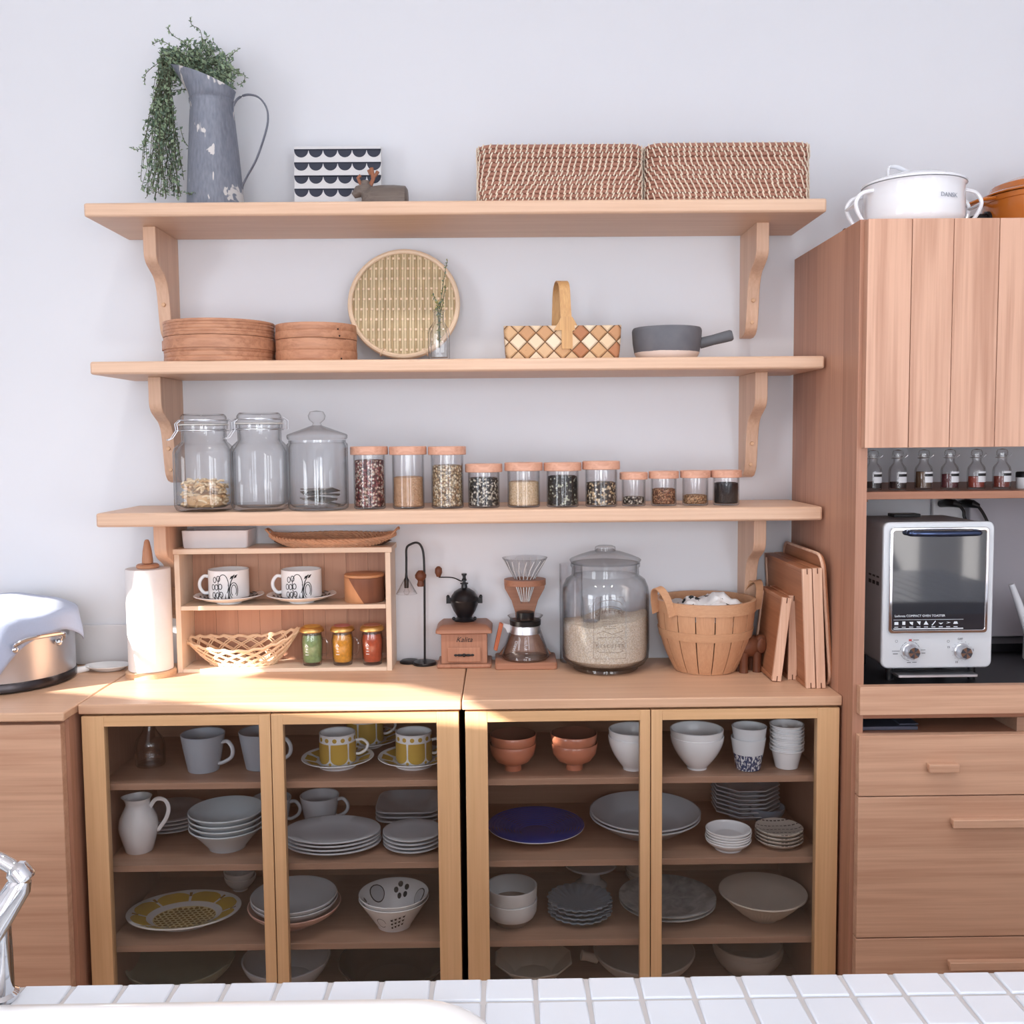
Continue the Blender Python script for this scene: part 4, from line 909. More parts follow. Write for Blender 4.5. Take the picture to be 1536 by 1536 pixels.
for s in (-1, 1): 
    m = MB()
    for off in (0, .004): m.tube(spl([(s*w*.93, -.02, .024), (s*(w*1.0+off), -.014, .036+off), (s*(w*1.02+off), 0, .0385), (s*(w*1.0+off), .014, .036+off), (s*w*.93, .02, .024)], 5), .0026, 6)
    build('handle', m, BRAID, t)
# fruit patterned cups
def cup_saucer_fruit(u, ub, lab1, lab2, mirror=0):
    y0 = -.062; k = S(y0); p = at(u, 900, y0); rs = 52*k
    s = MB().lathe([(0, .002), (.027, .002), (.028, 0), (.03, 0), (.0305, .003), (rs*.72, .010), (rs, .0195), (rs-.001, .021), (rs*.70, .0125), (.03, .0065), (0, .006)], 56)
    s.mi = 1
    for i in range(9):
        a0 = 2*PI*i/9
        for q in range(3): 
            r_ = rs*(.58+.11*q); z = .0075+.0135*(r_-.03)/(rs-.03)+.0022
            s.tube([(r_*math.cos(a0+x*.22), r_*math.sin(a0+x*.22), z) for x in (-1, -.4, .3, 1)], [.0005, .0022, .0026, .0006], 5, fl=.35)
    sa = solo('saucer', s, [WHITE, INK], lab2, 'saucer', (p.x, y0, zS1), 'fruit patterned saucers')
    rc = 30*k; hc_ = at(u, 857, y0-rc).z-zS1-.0065; t = thing('cup', lab1, 'cup', (p.x, y0, zS1+.0067), 'fruit patterned cups')
    m = MB().lathe([(0, .0), (rc*.93, 0), (rc*.97, .003), (rc, .01), (rc, hc_-.001), (rc-.001, hc_), (rc-.0028, hc_-.001), (rc-.003, .012), (rc*.85, .004), (0, .004)], 56); m.mi = 1
    H = hc_
    for gx, gz in ((-.022, .72), (-.012, .76), (-.027, .49), (-.0175, .49), (-.0075, .51), (-.025, .24), (-.015, .24), (-.0055, .26)):
        e = [(gx+.0042*math.cos(x), gz*H+.0066*math.sin(x)) for x in [2*PI*i/14 for i in range(15)]]; m.wrapline(e, .0018, rc)
    for cx_, cz, rx, rz_ in ((-.0005, .55, .0125, .026), (.024, .38, .0095, .019), (.024, .38, .006, .0135)):
        m.wrapline([(cx_+rx*math.cos(x), cz*H+rz_*math.sin(x)) for x in [PI*1.6*i/18-.8 for i in range(19)]], .0017, rc)
    m.wrapline([(.011, .08*H), (.0125, .4*H), (.018, .68*H), (.026, .88*H)], .0022, rc); m.wrapline([(.0125, .4*H), (.011, .58*H)], .0014, rc)
    for lx, lz in ((.015, .74), (.024, .76)): m.wrap([(lx, lz*H), (lx+.003, lz*H+.007), (lx+.010, lz*H+.0095), (lx+.006, lz*H+.002)], rc)
    for q in range(5): m.wrap([(-.024+.009*q, .1*H), (-.021+.009*q, .1*H), (-.022+.009*q, .30*H)], rc)
    build('cup_body', m, [WHITE, INK], t)
    build('handle', MB().tube(spl([(-rc+.001, -.003, hc_*.76), (-rc-.010, -.006, hc_*.78), (-rc-.0185, -.010, hc_*.62), (-rc-.0185, -.010, hc_*.42), (-rc-.010, -.006, hc_*.25), (-rc+.001, -.003, hc_*.25)], 5), .0042, 10), WHITE, t)
cup_saucer_fruit(344, 0, 'left white cup with black fruit drawing in the open shelf box', 'left white saucer with black pattern in the open shelf box')
cup_saucer_fruit(453, 0, 'right white cup with black fruit drawing in the open shelf box', 'right white saucer with black pattern in the open shelf box')
p = at(547, 900, -.058); k = S(-.058); r = 30*k; h = at(547, 864, -.058-r).z-zS1
t = thing('wooden_canister', 'round wooden canister with flat lid beside the fruit cups', 'canister', (p.x, -.058, zS1))
two = NT('two_tone_wood'); q = two.xyz(two.coord()); nz_ = two.noise(two.mp(two.coord(), (60, 60, 4)), 1, 3)
f = two.math('GREATER_THAN', two.math('ADD', q[2], two.math('MULTIPLY', q[0], 1.6)), .008)
two.bsdf(two.mix(f, two.mix(nz_, RGB(216, 160, 116), RGB(194, 134, 94)), two.mix(nz_, RGB(146, 98, 76), RGB(110, 70, 54))), .4, 0, .4)
build('canister_body', MB().lathe([(0, 0), (r*.94, 0), (r, .004), (r, h-.008), (r*.985, h-.0072), (0, h-.0072)], 48), two.m, t)
build('lid', MB().lathe([(0, h-.007), (r*.97, h-.007), (r*.995, h-.0055), (r*.985, h-.001), (r*.95, h), (0, h+.0005)], 48), wood('amber_wood', RGB(212, 156, 112), RGB(184, 124, 86), 'X', sc=2), t)
# open wicker basket
y0 = -.062; a = at(280, 950, y0); b = at(450, 950, y0); w = (b.x-a.x)/2; cx_ = (a.x+b.x)/2-.001
t = thing('wicker_basket', 'open lattice wicker bread basket in the lower open shelf box', 'basket', (cx_, y0, zS0)); m = MB(); dd = .046
def surf(th, q): # q 0 bottom .. 1 rim
    f = .56+.44*q**.8; x = w*f*math.cos(th); y = dd*(.7+.3*q)*math.sin(th)
    rim = .050+.030*abs(math.cos(th))**2*(1 if math.cos(th) > 0 else .35)-.012*(1 if math.sin(th) < 0 else -.6)*abs(math.sin(th))
    return Vector((x, y, .0035+rim*q))
for i in range(17):
    for s in (-1, 1):
        for e in (0, .07):
            m.tube([surf(2*PI*i/17+e+s*.85*q, q) for q in (0, .2, .4, .6, .8, 1)], .0018, 5)
for q, r_ in ((1, .0033), (.97, .0028), (0.03, .003), (0.0, .003)): m.tube([surf(2*PI*i/72, q)+Vector((0, 0, .0022*math.sin(i*2))) for i in range(72)], r_, 6, True)
build('lattice', m, WICK, t)
build('basket_bottom', MB().lathe([(0, .0005), (w*.56, .0005), (w*.56, .003), (0, .003)], 40, sy=dd*.7/(w*.56)), WICK, t)
# honey jars
HC = [('green_preserve', RGB(130, 160, 108), 'green', RGB(222, 170, 70)), ('amber_preserve', RGB(216, 150, 44), 'amber', RGB(196, 116, 112)), ('red_preserve', RGB(176, 74, 40), 'red brown', RGB(190, 120, 96))]
for i, (u, vt, (nm, colr, word, lc)) in enumerate(zip((469, 514.5, 559), (941, 940, 939), HC)):
    y0 = -.075; k = S(y0); p = at(u, 995, y0); r = 15.3*k; h = at(u, vt, y0-r).z-zS0
    t = thing('preserve_jar', 'small mug shaped jar of %s preserve with gold lid' % word, 'jar', (p.x, y0, zS0), 'small mug shaped preserve jars')
    build('jar_body', MB().lathe([(0, .001), (r*.86, 0), (r*.92, .002), (r*.92, .009), (r*1.0, .016), (r*1.08, h*.62), (r*.98, h*.76), (r*.95, h*.80), (r*.95, h*.84), (r*.88, h*.84), (r*.9, h*.78), (r*1.0, h*.62), (r*.93, .016), (r*.85, .008), (0, .006)], 40), GLASST, t)
    solo('fruit_preserve', MB().lathe([(0, .0065), (r*.83, .0085), (r*.91, .0165), (r*.98, h*.62), (r*.88, h*.77), (0, h*.775)], 36), plain(nm, colr, .3, var=.45, nsc=160, coat=.3), '%s preserve filling its small mug shaped jar' % word, 'food', (p.x, y0, zS0), kind='stuff')
    build('lid', MB().lathe([(0, h*.842), (r*.95, h*.842), (r*1.2, h*.86), (r*1.22, h*.89), (r*1.12, h*.95), (r*.9, h*.985), (0, h*.99)], 40), GOLD, t)
    build('lid_top', MB().lathe([(0, h*.99), (r*.82, h*.985), (r*.82, h*.995), (0, h)], 32), plain(nm+'_lid', lc, .4), t)
    build('handle', MB().tube(spl([(r*1.0, -.002, h*.66), (r*1.35, -.004, h*.66), (r*1.62, -.006, h*.5), (r*1.55, -.005, h*.34), (r*1.3, -.004, h*.26), (r*.98, -.002, h*.26)], 4), .0028, 8), GLASS, t)
    m = MB()
    for q in range(3): m.wrapline([(-.0125+.001*q, h*(.30+.07*q)), (-.004-.001*q, h*(.30+.07*q))], .0015, r*1.05)
    m.wrapline([(-.0125, h*.50), (-.009, h*.56), (-.005, h*.50)], .0014, r*1.06)
    build('relief_mark', m, WHITE, t)
# ------------------------------------------------------------------ table lamp
y0 = -.035; k = S(y0); c = ag(637, 997, CT); c = Vector((c.x, y0-.012, CT)); o = c; P = lambda u, v: at(u, v, c.y)-o
t = thing('desk_lamp', 'black goose neck lamp with clear glass cone shade', 'lamp', c)
build('base', MB().lathe([(0, 0), (.029, 0), (.0295, .004), (.027, .007), (.01, .0095), (0, .010)], 40), BLACK, t)
build('pole', MB().tube(spl([(0, 0, .008), P(637, 940), P(636.5, 860), P(635, 830), P(631, 818), P(625, 814), P(617, 816), P(610, 822), P(609.5, 840), P(609.5, 868)], 6), .0027, 10), BLACK, t)
build('wooden_knob', MB().lathe([(0, -.022), (.008, -.022), (.0095, -.018), (.0075, -.012), (.0075, -.008), (.0135, -.001), (.014, .006), (.009, .014), (.0055, .017), (0, .017)], 28), W_DARK, t, P(631, 866))
sp = P(609.5, 866)
build('socket', MB().lathe([(0, -.026), (.0055, -.026), (.006, -.006), (.0035, 0), (.0025, .012), (0, .013)], 20), BLACK, t, sp)
build('shade', MB().lathe([(.0062, -.004), (.0255, -.04), (.026, -.0405), (.0245, -.040), (.0058, -.006)], 40), GLASST, t, sp)
build('bulb', MB().lathe([(0, -.044), (.005, -.042), (.0075, -.036), (.005, -.029), (.003, -.026), (0, -.026)], 20), GLASST, t, sp)
p = ag(612, 994, CT); solo('black_disc_base', MB().lathe([(0, 0), (.024, 0), (.0245, .004), (.02, .007), (0, .0075)], 36), BLACK, 'small flat black disc behind the lamp base', 'coaster', (p.x+.004, -.027, CT))
# ------------------------------------------------------------------ coffee grinder
c = ag(697, 1003, CT); k = S(c.y+.04); hw = 41*k; c = Vector((c.x-.001, c.y+hw, CT)); k = S(c.y-hw); zz = lambda v: at(697, v, c.y-hw).z-CT
t = thing('coffee_grinder', 'wooden coffee grinder with black cast iron hopper and crank', 'coffee grinder', c); hq = .040
zt_ = zz(952); z1 = zz(944)
build('base_board', MB().box(-hw, hw, -hw, hw, 0, .010), W_REDV, t, bevel=.004)
build('box_body', MB().box(-hw*.84, hw*.84, -hw*.84, hw*.84, .0102, zt_-.0002), W_REDV, t, bevel=.001)
m = MB(); loft(m, [[(p[0], p[1], z) for p in rrect(2*w_, 2*w_, .006, 4)] for z, w_ in ((zt_, hw*.92), (zt_+.003, hw*1.03), (zt_+.009, hw*1.03), (zt_+.014, hw*.97), (zt_+.02, hw*.86), (zt_+.022, hw*.8))]); build('top_board', m, W_RED, t)
fy_ = -hw*.84
d = build('drawer', MB().box(-hw*.62, hw*.62, fy_-.006, fy_-.0003, .014, .014+(zt_-.01)*.5), W_REDV, t, bevel=.003)
m = MB().ball((0, fy_-.009, .014+(zt_-.01)*.25), .0045, 12, sc=(1, .6, 1))
for s in (-1, 1): m.ball((s*.010, fy_-.008, .014+(zt_-.01)*.25), .0045, 10, sc=(1.8, .5, .7)); m.ball((s*.02, fy_-.0075, .014+(zt_-.01)*.25), .003, 10, sc=(1.5, .5, 1))
build('drawer_pull', m, BLACK, d)
text('lettering', 'Kalita', .0175, (0, fy_-.0006, zt_-.0145), BLACK, t, shear=.35)
z0 = zt_+.022; m = MB().lathe([(0, z0), (.034, z0), (.036, z0+.003), (.034, z0+.006), (.026, z0+.009), (.024, z0+.012), (.026, z0+.016), (.036, z0+.03), (.0435, z0+.046), (.045, z0+.055), (.0465, z0+.057), (.0465, z0+.061), (.0445, z0+.063), (.042, z0+.072), (.033, z0+.084), (.018, z0+.092), (.010, z0+.095), (.009, z0+.104), (.013, z0+.106), (.013, z0+.109), (.005, z0+.110), (.004, z0+.124), (0, z0+.124)], 56)
sc = (zz(872)-z0)/.124; sx_ = .88*sc/1.0
m.xf(Matrix.Translation((0, 0, z0)) @ Matrix.Diagonal((sx_*1.0, sx_*1.0, sc, 1)) @ Matrix.Translation((0, 0, -z0)))
for s in (-1, 1):
    x = s*.0465*sx_; zc = z0+.059*sc; m.box(x-.009 if s < 0 else x-.003, x+.003 if s < 0 else x+.009, -.006, .006, zc-.007, zc+.006); m.ball((x+s*.005, 0, zc+.008), .0045, 10, sc=(1, 1, 1.3))
    m.ball((s*.026, -.016, z0+.0085), .0045, 10)
build('hopper', m, CAST, t)
zh = zz(872)
build('crank', MB().tube(spl([(0, 0, zh-.006), (-.008, -.003, zh-.008), (-.022, -.006, zh-.001), (-.035, -.008, zh+.002), (-.062, -.012, zh+.003)], 5), .0022, 8, fl=.7), BLACK, t)
build('crank_nut', MB().lathe([(0, -.008), (.006, -.008), (.006, -.004), (.004, -.002), (.004, .004), (.0065, .006), (.0065, .010), (0, .010)], 16), BLACK, t, (0, 0, zh))
build('crank_knob', MB().lathe([(0, 0), (.005, 0), (.009, .010), (.0085, .02), (.004, .025), (0, .026)], 20), W_DARK, t, (-.062, -.012, zh+.0045))
# ------------------------------------------------------------------ pour-over stand
c = ag(790, 1005, CT); hw = 46.5*S(c.y+.05); dq = .062; c = Vector((c.x-.001, c.y+dq, CT)); zz = lambda v, dy=0: at(790, v, c.y+dy).z-CT
t = thing('pour_over_stand', 'reddish wooden pour over coffee stand with square base', 'coffee stand', c)
m = MB(); loft(m, [[(p[0], p[1], z) for p in rrect(2*hw-e, 2*dq-e, .008, 5)] for z, e in ((0, .004), (.002, 0), (.0145, 0), (.0165, .004))]); build('base', m, W_RED, t)
zr = zz(858, .03); k = S(c.y+.04); hz_ = zr
prof = [(31, 872), (30, 882), (20, 900), (14.5, 918), (13.5, 935), (17, 945), (28, 965), (40, 990), (42, 1000)]
pts = [(-q*k, zz(v, .04)) for q, v in prof]; pts = [(x, max(z, .0168)) for x, z in pts]
m = MB().prism([(x, z) for x, z in pts]+[(-x, z) for x, z in reversed(pts)], .034, .046, 'Y'); build('back_plate', m, W_RED, t, bevel=.001)
zr = pts[0][1]; m = MB(); R_ = 31*k
outer = [(R_*math.cos(a_), -.004+.044*math.sin(a_)) for a_ in [PI+PI*i/24 for i in range(25)]]+[(R_, .046), (-R_, .046)]
ri_ = .026; m.mi = 0
ring_o = [(R_*math.cos(2*PI*i/40), .0+.044*math.sin(2*PI*i/40)) for i in range(40)]; ring_i = [(ri_*math.cos(2*PI*i/40), ri_*math.sin(2*PI*i/40)) for i in range(40)]
vs = []; 
for z in (zr-.002, zr+.012): vs += [(x, y, z) for x, y in ring_o]+[(x, y, z) for x, y in ring_i]
fs = []
for i in range(40):
    j = (i+1) % 40; fs += [(i, j, 40+j, 40+i), (80+i, 80+j, 120+j, 120+i), (i, j, 80+j, 80+i), (40+i, 40+j, 120+j, 120+i)]
m.add(vs, fs); build('ring_holder', m, W_RED, t)
t2 = thing('glass_dripper', 'clear ribbed glass coffee dripper resting in the wooden stand ring', 'coffee dripper', (c.x, c.y, CT+zr+.012))
rt2 = 34*S(c.y); hd = zz(838)-zr-.012+.002
build('dripper_cone', MB().lathe([(.009, -.060), (.0105, -.060), (.0235, -.012), (.0255, -.001), (rt2, hd), (rt2+.0005, hd+.001), (rt2-.0018, hd), (.0245, 0), (.0215, -.014), (.009, -.058)], 48), GLASS, t2)
m = MB()
for i in range(18):
    a_ = 2*PI*i/18; m.tube([(r_*math.cos(a_+tw), r_*math.sin(a_+tw), z) for r_, z, tw in ((.0245+.0005, .001, 0), ((.025+rt2)/2, hd*.5, .12), (rt2-.002, hd*.92, .24))], .0011, 5)
    m.tube([(.0222*math.cos(a_), .0222*math.sin(a_), -.018), (.0105*math.cos(a_), .0105*math.sin(a_), -.055)], .0009, 5)
build('ribs', m, WHITE, t2)
t3 = thing('glass_coffee_server', 'clear glass coffee server with steel band and wood handle', 'coffee server', (c.x, c.y-.008, CT+.0166))
hs = zz(922)-.0166; rb = 40*S(c.y); rn = 18*S(c.y)
rb = min(rb, .058)
build('server_body', MB().lathe([(0, .001), (rb*.9, 0), (rb, .006), (rb*.97, .014), (rn*1.25, hs*.70), (rn*1.15, hs*.80), (rn*1.2, hs*.9), (rn*1.5, hs), (rn*1.45, hs), (rn*1.1, hs*.88), (rn*1.08, hs*.78), (rn*1.15, hs*.70), (rb*.94, .015), (rb*.9, .006), (0, .004)], 48), GLASS, t3)
build('steel_band', MB().lathe([(rn*1.28, hs*.60), (rn*1.32, hs*.605), (rn*1.24, hs*.775), (rn*1.2, hs*.78)], 40), STEEL, t3)
build('black_collar', MB().lathe([(rn*.6, hs*.785), (rn*1.3, hs*.79), (rn*1.32, hs*.9), (rn*1.2, hs*.91), (rn*.62, hs*.91)], 40), BLACK, t3)
build('stopper', MB().lathe([(0, hs*.8), (rn*.58, hs*.8), (rn*.75, hs*.915), (rn*.75, hs*1.08), (rn*.6, hs*1.09), (0, hs*1.09)], 32), BLACK, t3)
hx = -rn*1.25
build('handle_bracket', MB().prism([(hx+.004, hs*.62), (hx+.004, hs*.78), (hx-.020, hs*.83), (hx-.026, hs*.80), (hx-.012, hs*.70), (hx-.008, hs*.6)], -.004, .004, 'Y'), PLAST, t3, bevel=.0008)
m = MB(); 
for q in (-.0045, .0045): m.prism([(hx-.017, hs*.82), (hx-.027, hs*.84), (hx-.042, hs*.22), (hx-.033, hs*.18)], q-.0035, q+.0035, 'Y')
build('wood_grip', m, wood('grip_wood', RGB(206, 120, 84), RGB(168, 84, 56), 'Z', sc=2), t3, bevel=.0015)
tq = text('lettering', 'HARIO', .0105, (-.026, -.0345, hs*.33), WHITE, t3, (math.radians(112), math.radians(-70), math.radians(-28)))
m = MB()
for q in range(5): m.wrapline([(-.002, hs*(.12+.09*q)), (.005, hs*(.12+.09*q))], .0008, rb*.95, 0, 0, .0004, rn*1.27, hs*.70)
build('measure_marks', m, WHITE, t3)
# ------------------------------------------------------------------ large cookie jar with rice
c = ag(910, 1006, CT); k = S(c.y+.09); rj = 67*k; rf_ = 48*k; rj = 66*S(-.106); c = Vector((c.x, -rj-.004, CT)); k = S(c.y)
zz = lambda v, r=0: at(910, v, c.y-r).z-CT
h1, h2, h3, h4 = zz(868, rj), zz(850, rj*.76), zz(838, .09), zz(818)
t = thing('glass_cookie_jar', 'large embossed glass jar with domed lid, half full of rice', 'jar', c); rn = 51*k; rl = 53*k
hb = h1-.005
build('jar_body', MB().lathe([(0, .005), (rf_*.8, .004), (rf_*.95, 0), (rf_, .003), (rf_*.99, .009), (rj*.9, .016), (rj*.985, .03), (rj, .05), (rj, hb*.80), (rj*.975, hb*.88), (rj*.9, hb*.955), (rn, hb), (rn*.99, h2-.012), (rn*1.03, h2-.008), (rn*1.03, h2-.001), (rn*.94, h2-.001), (rn*.94, hb), (rj*.88, hb*.945), (rj*.955, hb*.87), (rj*.965, hb*.8), (rj*.965, .05), (rj*.94, .03), (rj*.8, .017), (0, .013)], 72), GLASS, t)
build('jar_lid', MB().lathe([(0, h2), (rl*.96, h2), (rl*1.0, h2+.003), (rl*1.02, h2+.007), (rl*.98, h2+.010), (rl*.75, h2+.018), (rl*.45, h2+.026), (rl*.27, h2+.029), (rl*.24, h2+.033), (rl*.30, h4-.012), (rl*.285, h4-.003), (rl*.2, h4), (0, h4)], 64), GLASS, t)
EMB = glass('embossed_glass', (.86, .88, .9, 1), .25, 9.0)
m = MB(); zc = (hb*.80+.05)/2
fr = [(-.038, .045), (.038, .045), (.038, hb*.76), (.030, hb*.83), (-.030, hb*.83), (-.038, hb*.76), (-.038, .045)]
m.wrapline(fr, .0012, rj)
for dz in (0, .012, .030): m.wrapline([(.028*math.cos(x), zc+.030+dz*.8+.012*math.sin(x)) for x in [PI-PI*i/14 for i in range(15)]], .0014, rj)
for i in range(5): m.wrapline([(-.020+.002*i, zc+.022-.0055*i), (.018-.001*i, zc+.022-.0055*i)], .0014, rj)
m.wrapline([(-.03, zc-.012), (-.015, zc-.006), (.005, zc-.014), (.03, zc-.006)], .0014, rj)
for z in (.063, .090): m.wrapline([(-.030, z), (-.024, z+.005 if z > .08 else z-.003), (.024, z+.005 if z > .08 else z-.003), (.030, z)], .0013, rj)
for s_ in (-1, 1): m.wrapline([(s_*.031+.005*math.cos(x), .076+.008*math.sin(x)) for x in [2*PI*i/12 for i in range(13)]], .001, rj)
eb = build('relief', m, EMB, t)
def arctext(body, size, zb, R, par, curve=0, mat=EMB):
    n = len(body); st = size*.82
    for i, ch in enumerate(body):
        if ch == ' ': continue
        s_ = (i-(n-1)/2)*st; a_ = s_/R
        text('embossed_letter', ch, size, (R*math.sin(a_), -R*math.cos(a_)-.0004, zb-curve*(s_/st)**2), mat, par, (PI/2, -s_*0, a_))
arctext('QUALITY', .0125, zc+.040, rj, eb, .0007); arctext('BISCUITS', .0105, .0745, rj, eb)
zr = zz(935, rj)
m = MB(); pr = [(0, .0135), (rj*.78, .0175), (rj*.93, .031), (rj*.955, .05)]
n = 48; rings = [[(r*math.cos(2*PI*i/n), r*math.sin(2*PI*i/n), z) for i in range(n)] for r, z in pr[1:]]
top = lambda x, y: zr-.006+.012*(x/rj)+.004*math.sin(x*60+1)+.003*math.sin(y*70)
for f in (1.0, .75, .5, .25): rings.append([(rj*.955*f*math.cos(2*PI*i/n), rj*.955*f*math.sin(2*PI*i/n), top(rj*.955*f*math.cos(2*PI*i/n), rj*.955*f*math.sin(2*PI*i/n))) for i in range(n)])
solo('rice_grains', loft(m, rings), RICE, 'white rice filling the lower half of the large cookie jar', 'food', c, kind='stuff')
pm = at(868, 900, c.y+.0)
t = thing('measuring_cup', 'small clear plastic measuring cup standing in the rice jar', 'measuring cup', (c.x-.034, c.y-.012, c.z+zr-.012))
build('cup_body', MB().lathe([(0, .001), (.0195, 0), (.024, .058), (.0245, .059), (.023, .058), (.0187, .003), (0, .003)], 36), GLASST, t)
# glass bottle behind the jar
a = at(851, 905, -.035); h = at(851, 846, -.035).z-CT
t = thing('glass_carafe', 'slim clear glass container standing behind the large cookie jar', 'carafe', (.955+.113, -.034, CT))
build('carafe_body', MB().lathe([(0, .001), (.026, 0), (.0285, .003), (.0285, h*.93), (.0285, h), (.027, h), (.027, .005), (0, .004)], 40), GLASST, t)
# ------------------------------------------------------------------ apple basket with cloth
c = ag(1061, 1007, CT); k = S(c.y+.06); rbt = 45*k; rtp = 73*S(-.118); c = Vector((c.x, -rtp-.012, CT)); k = S(c.y)
h = at(1061, 911, c.y-rtp).z-CT
t = thing('slatted_basket', 'round slatted wood basket with two bentwood handles beside the cookie jar', 'basket', c)
rad = lambda z: rbt+(rtp-rbt)*(1-(1-min(1, z/h))**2.2)
m = MB(); ns = 16
for i in range(ns):
    a0, a1 = 2*PI*i/ns+.012, 2*PI*(i+1)/ns-.012; vs = []; fs = []; nz = 9
    for q in range(nz):
        z = .001+(h-.002)*q/(nz-1); r = rad(z)
        for rr_ in (r, r-.003):
            for f in range(5): a_ = a0+(a1-a0)*f/4; e = .0012*math.sin(PI*f/4); vs.append(((rr_+e)*math.cos(a_), (rr_+e)*math.sin(a_), z))
    for q in range(nz-1):
        for f in range(4): b = q*10; fs += [(b+f, b+f+1, b+11+f, b+10+f), (b+5+f, b+15+f, b+16+f, b+6+f)]
        fs += [(q*10, q*10+10, q*10+15, q*10+5), (q*10+4, q*10+9, q*10+19, q*10+14)]
    fs += [(0, 5, 6, 1), (1, 6, 7, 2), (2, 7, 8, 3), (3, 8, 9, 4)]; b = (nz-1)*10; fs += [(b+f, b+f+1, b+6+f, b+5+f) for f in range(4)]
    m.add(vs, fs)
build('slats', m, SLATW, t, ang=.9)
build('basket_floor', MB().lathe([(0, 0), (rbt-.002, 0), (rbt-.002, .004), (0, .004)], 32), W_BEECH, t)
BAND = wood('basket_band', RGB(212, 166, 130), RGB(190, 140, 106), 'X', sc=2)
for nm, za, zb_ in (('rim_band', h*.86, h*1.02), ('middle_band', h*.50, h*.62)):
    build(nm, MB().lathe([(rad(za)+.0012, za), (rad(za)+.0032, za), (rad(zb_)+.0032, zb_), (rad(zb_)+.0012, zb_)]+([(rad(h)-.006, zb_), (rad(h)-.006, za), (rad(za)-.0045, za)] if nm == 'rim_band' else []), 64), BAND, t)
for s_, da in ((-1, .45), (1, -.25)):
    ca, sa = math.cos(PI if s_ < 0 else 0), 0; bs = []
    for w_ in range(9):
        q = PI*w_/8; yy = .032*math.cos(q); zz_ = h*.84+.064*math.sin(q)**.8; bs.append(Vector((s_*(rad(h*.86)+.005+.016*math.sin(q)), yy, zz_)))
    pp = spl(bs, 3); sec = []
    m = MB(); rot = Matrix.Rotation(da*s_*-1, 4, 'Z')
    for i, p in enumerate(pp):
        T = (pp[min(i+1, len(pp)-1)]-pp[max(i-1, 0)]).normalized(); X = Vector((1, 0, .25)).normalized(); N_ = T.cross(X).normalized()
        sec.append([rot @ (p+X*a_*.0095+N_*b_*.0013) for a_, b_ in ((-1, -1), (1, -1), (1, 1), (-1, 1))])
    loft(m, sec); build('handle', m, BAND, t)
n = 40; vs = []; rc = rad(h*.8)-.008
for i in range(n+1):
    r = rc*min(1, i/n*1.0)
    for j in range(48):
        a_ = 2*PI*j/48; x, y = r*math.cos(a_), r*math.sin(a_)
        z = h*.90+.026*noise.noise(Vector((x*22, y*22, 3.1)))+.012*noise.noise(Vector((x*60, y*60, 1)))+.030*math.exp(-((x-.030)**2+(y+.01)**2)/.0007)+.022*math.exp(-((x+.03)**2+(y)**2)/.0015)+.022*math.exp(-((x-.062)**2+(y+.015)**2)/.0003)
        if i > n*.9: z -= (i-n*.9)/n*.25
        vs.append((x, y, z))
fs = [(i*48+j, i*48+(j+1) % 48, (i+1)*48+(j+1) % 48, (i+1)*48+j) for i in range(n) for j in range(48)]
CL = NT('sprig_cloth'); vv = CL.voro(CL.mp(CL.coord(), (1, 1, .6)), 48); d_ = vv.outputs['Distance']; nn_ = CL.noise(CL.coord(), 160, 2, .5, 1.5)
CL.bsdf(CL.mix(CL.ramp(CL.math('ADD', d_, CL.math('MULTIPLY', nn_, .7)), [(.60, (1, 1, 1, 1)), (.64, (0, 0, 0, 1))]), RGB(236, 236, 238), RGB(46, 50, 52)), .9)
m = MB(); m.add(vs, fs); solo('patterned_cloth', m, CL.m, 'white cloth with small black sprigs bundled in the slatted basket', 'cloth', c, ang=3, kind=None)
# ------------------------------------------------------------------ wooden elephant
p = ag(1134, 1008, CT); ke = S(p.y); zE = lambda v: at(1134, v, p.y).z-CT
m = MB(); e0 = Matrix.Rotation(-.35, 4, 'Z'); H = zE(952)
m.tube([(-.034, 0, H*.60), (-.028, 0, H*.62), (-.008, 0, H*.66), (.012, 0, H*.66), (.020, 0, H*.64)], [.012, .021, .025, .022, .012], 16)
m.ball((.026, -.004, H*.76), .0185, 16, sc=(1, .9, 1.05))
m.tube(spl([(.036, -.006, H*.75), (.047, -.008, H*.60), (.050, -.008, H*.36), (.049, -.008, H*.14), (.054, -.008, H*.06)], 5), [.0095]*6+[.008]*6+[.006]*6+[.0045]*3, 10)
for s_ in (-1, 1): m.ball((.018, s_*.020-.004, H*.72), .016, 14, sc=(.8, .3, 1.1))
for x in (-.022, .012):
    for s_ in (-1, 1): m.tube([(x, s_*.011, H*.55), (x, s_*.012, H*.25), (x, s_*.012, 0)], [.0115, .0095, .0105], 12)
m.tube([(-.035, 0, H*.65), (-.042, 0, H*.5), (-.041, 0, H*.3)], .002, 6)
solo('elephant_figurine', m, W_DARK, 'small dark wooden elephant between slatted basket and leaning trays', 'figurine', (p.x-.012, p.y+.012, CT), rz=.25)
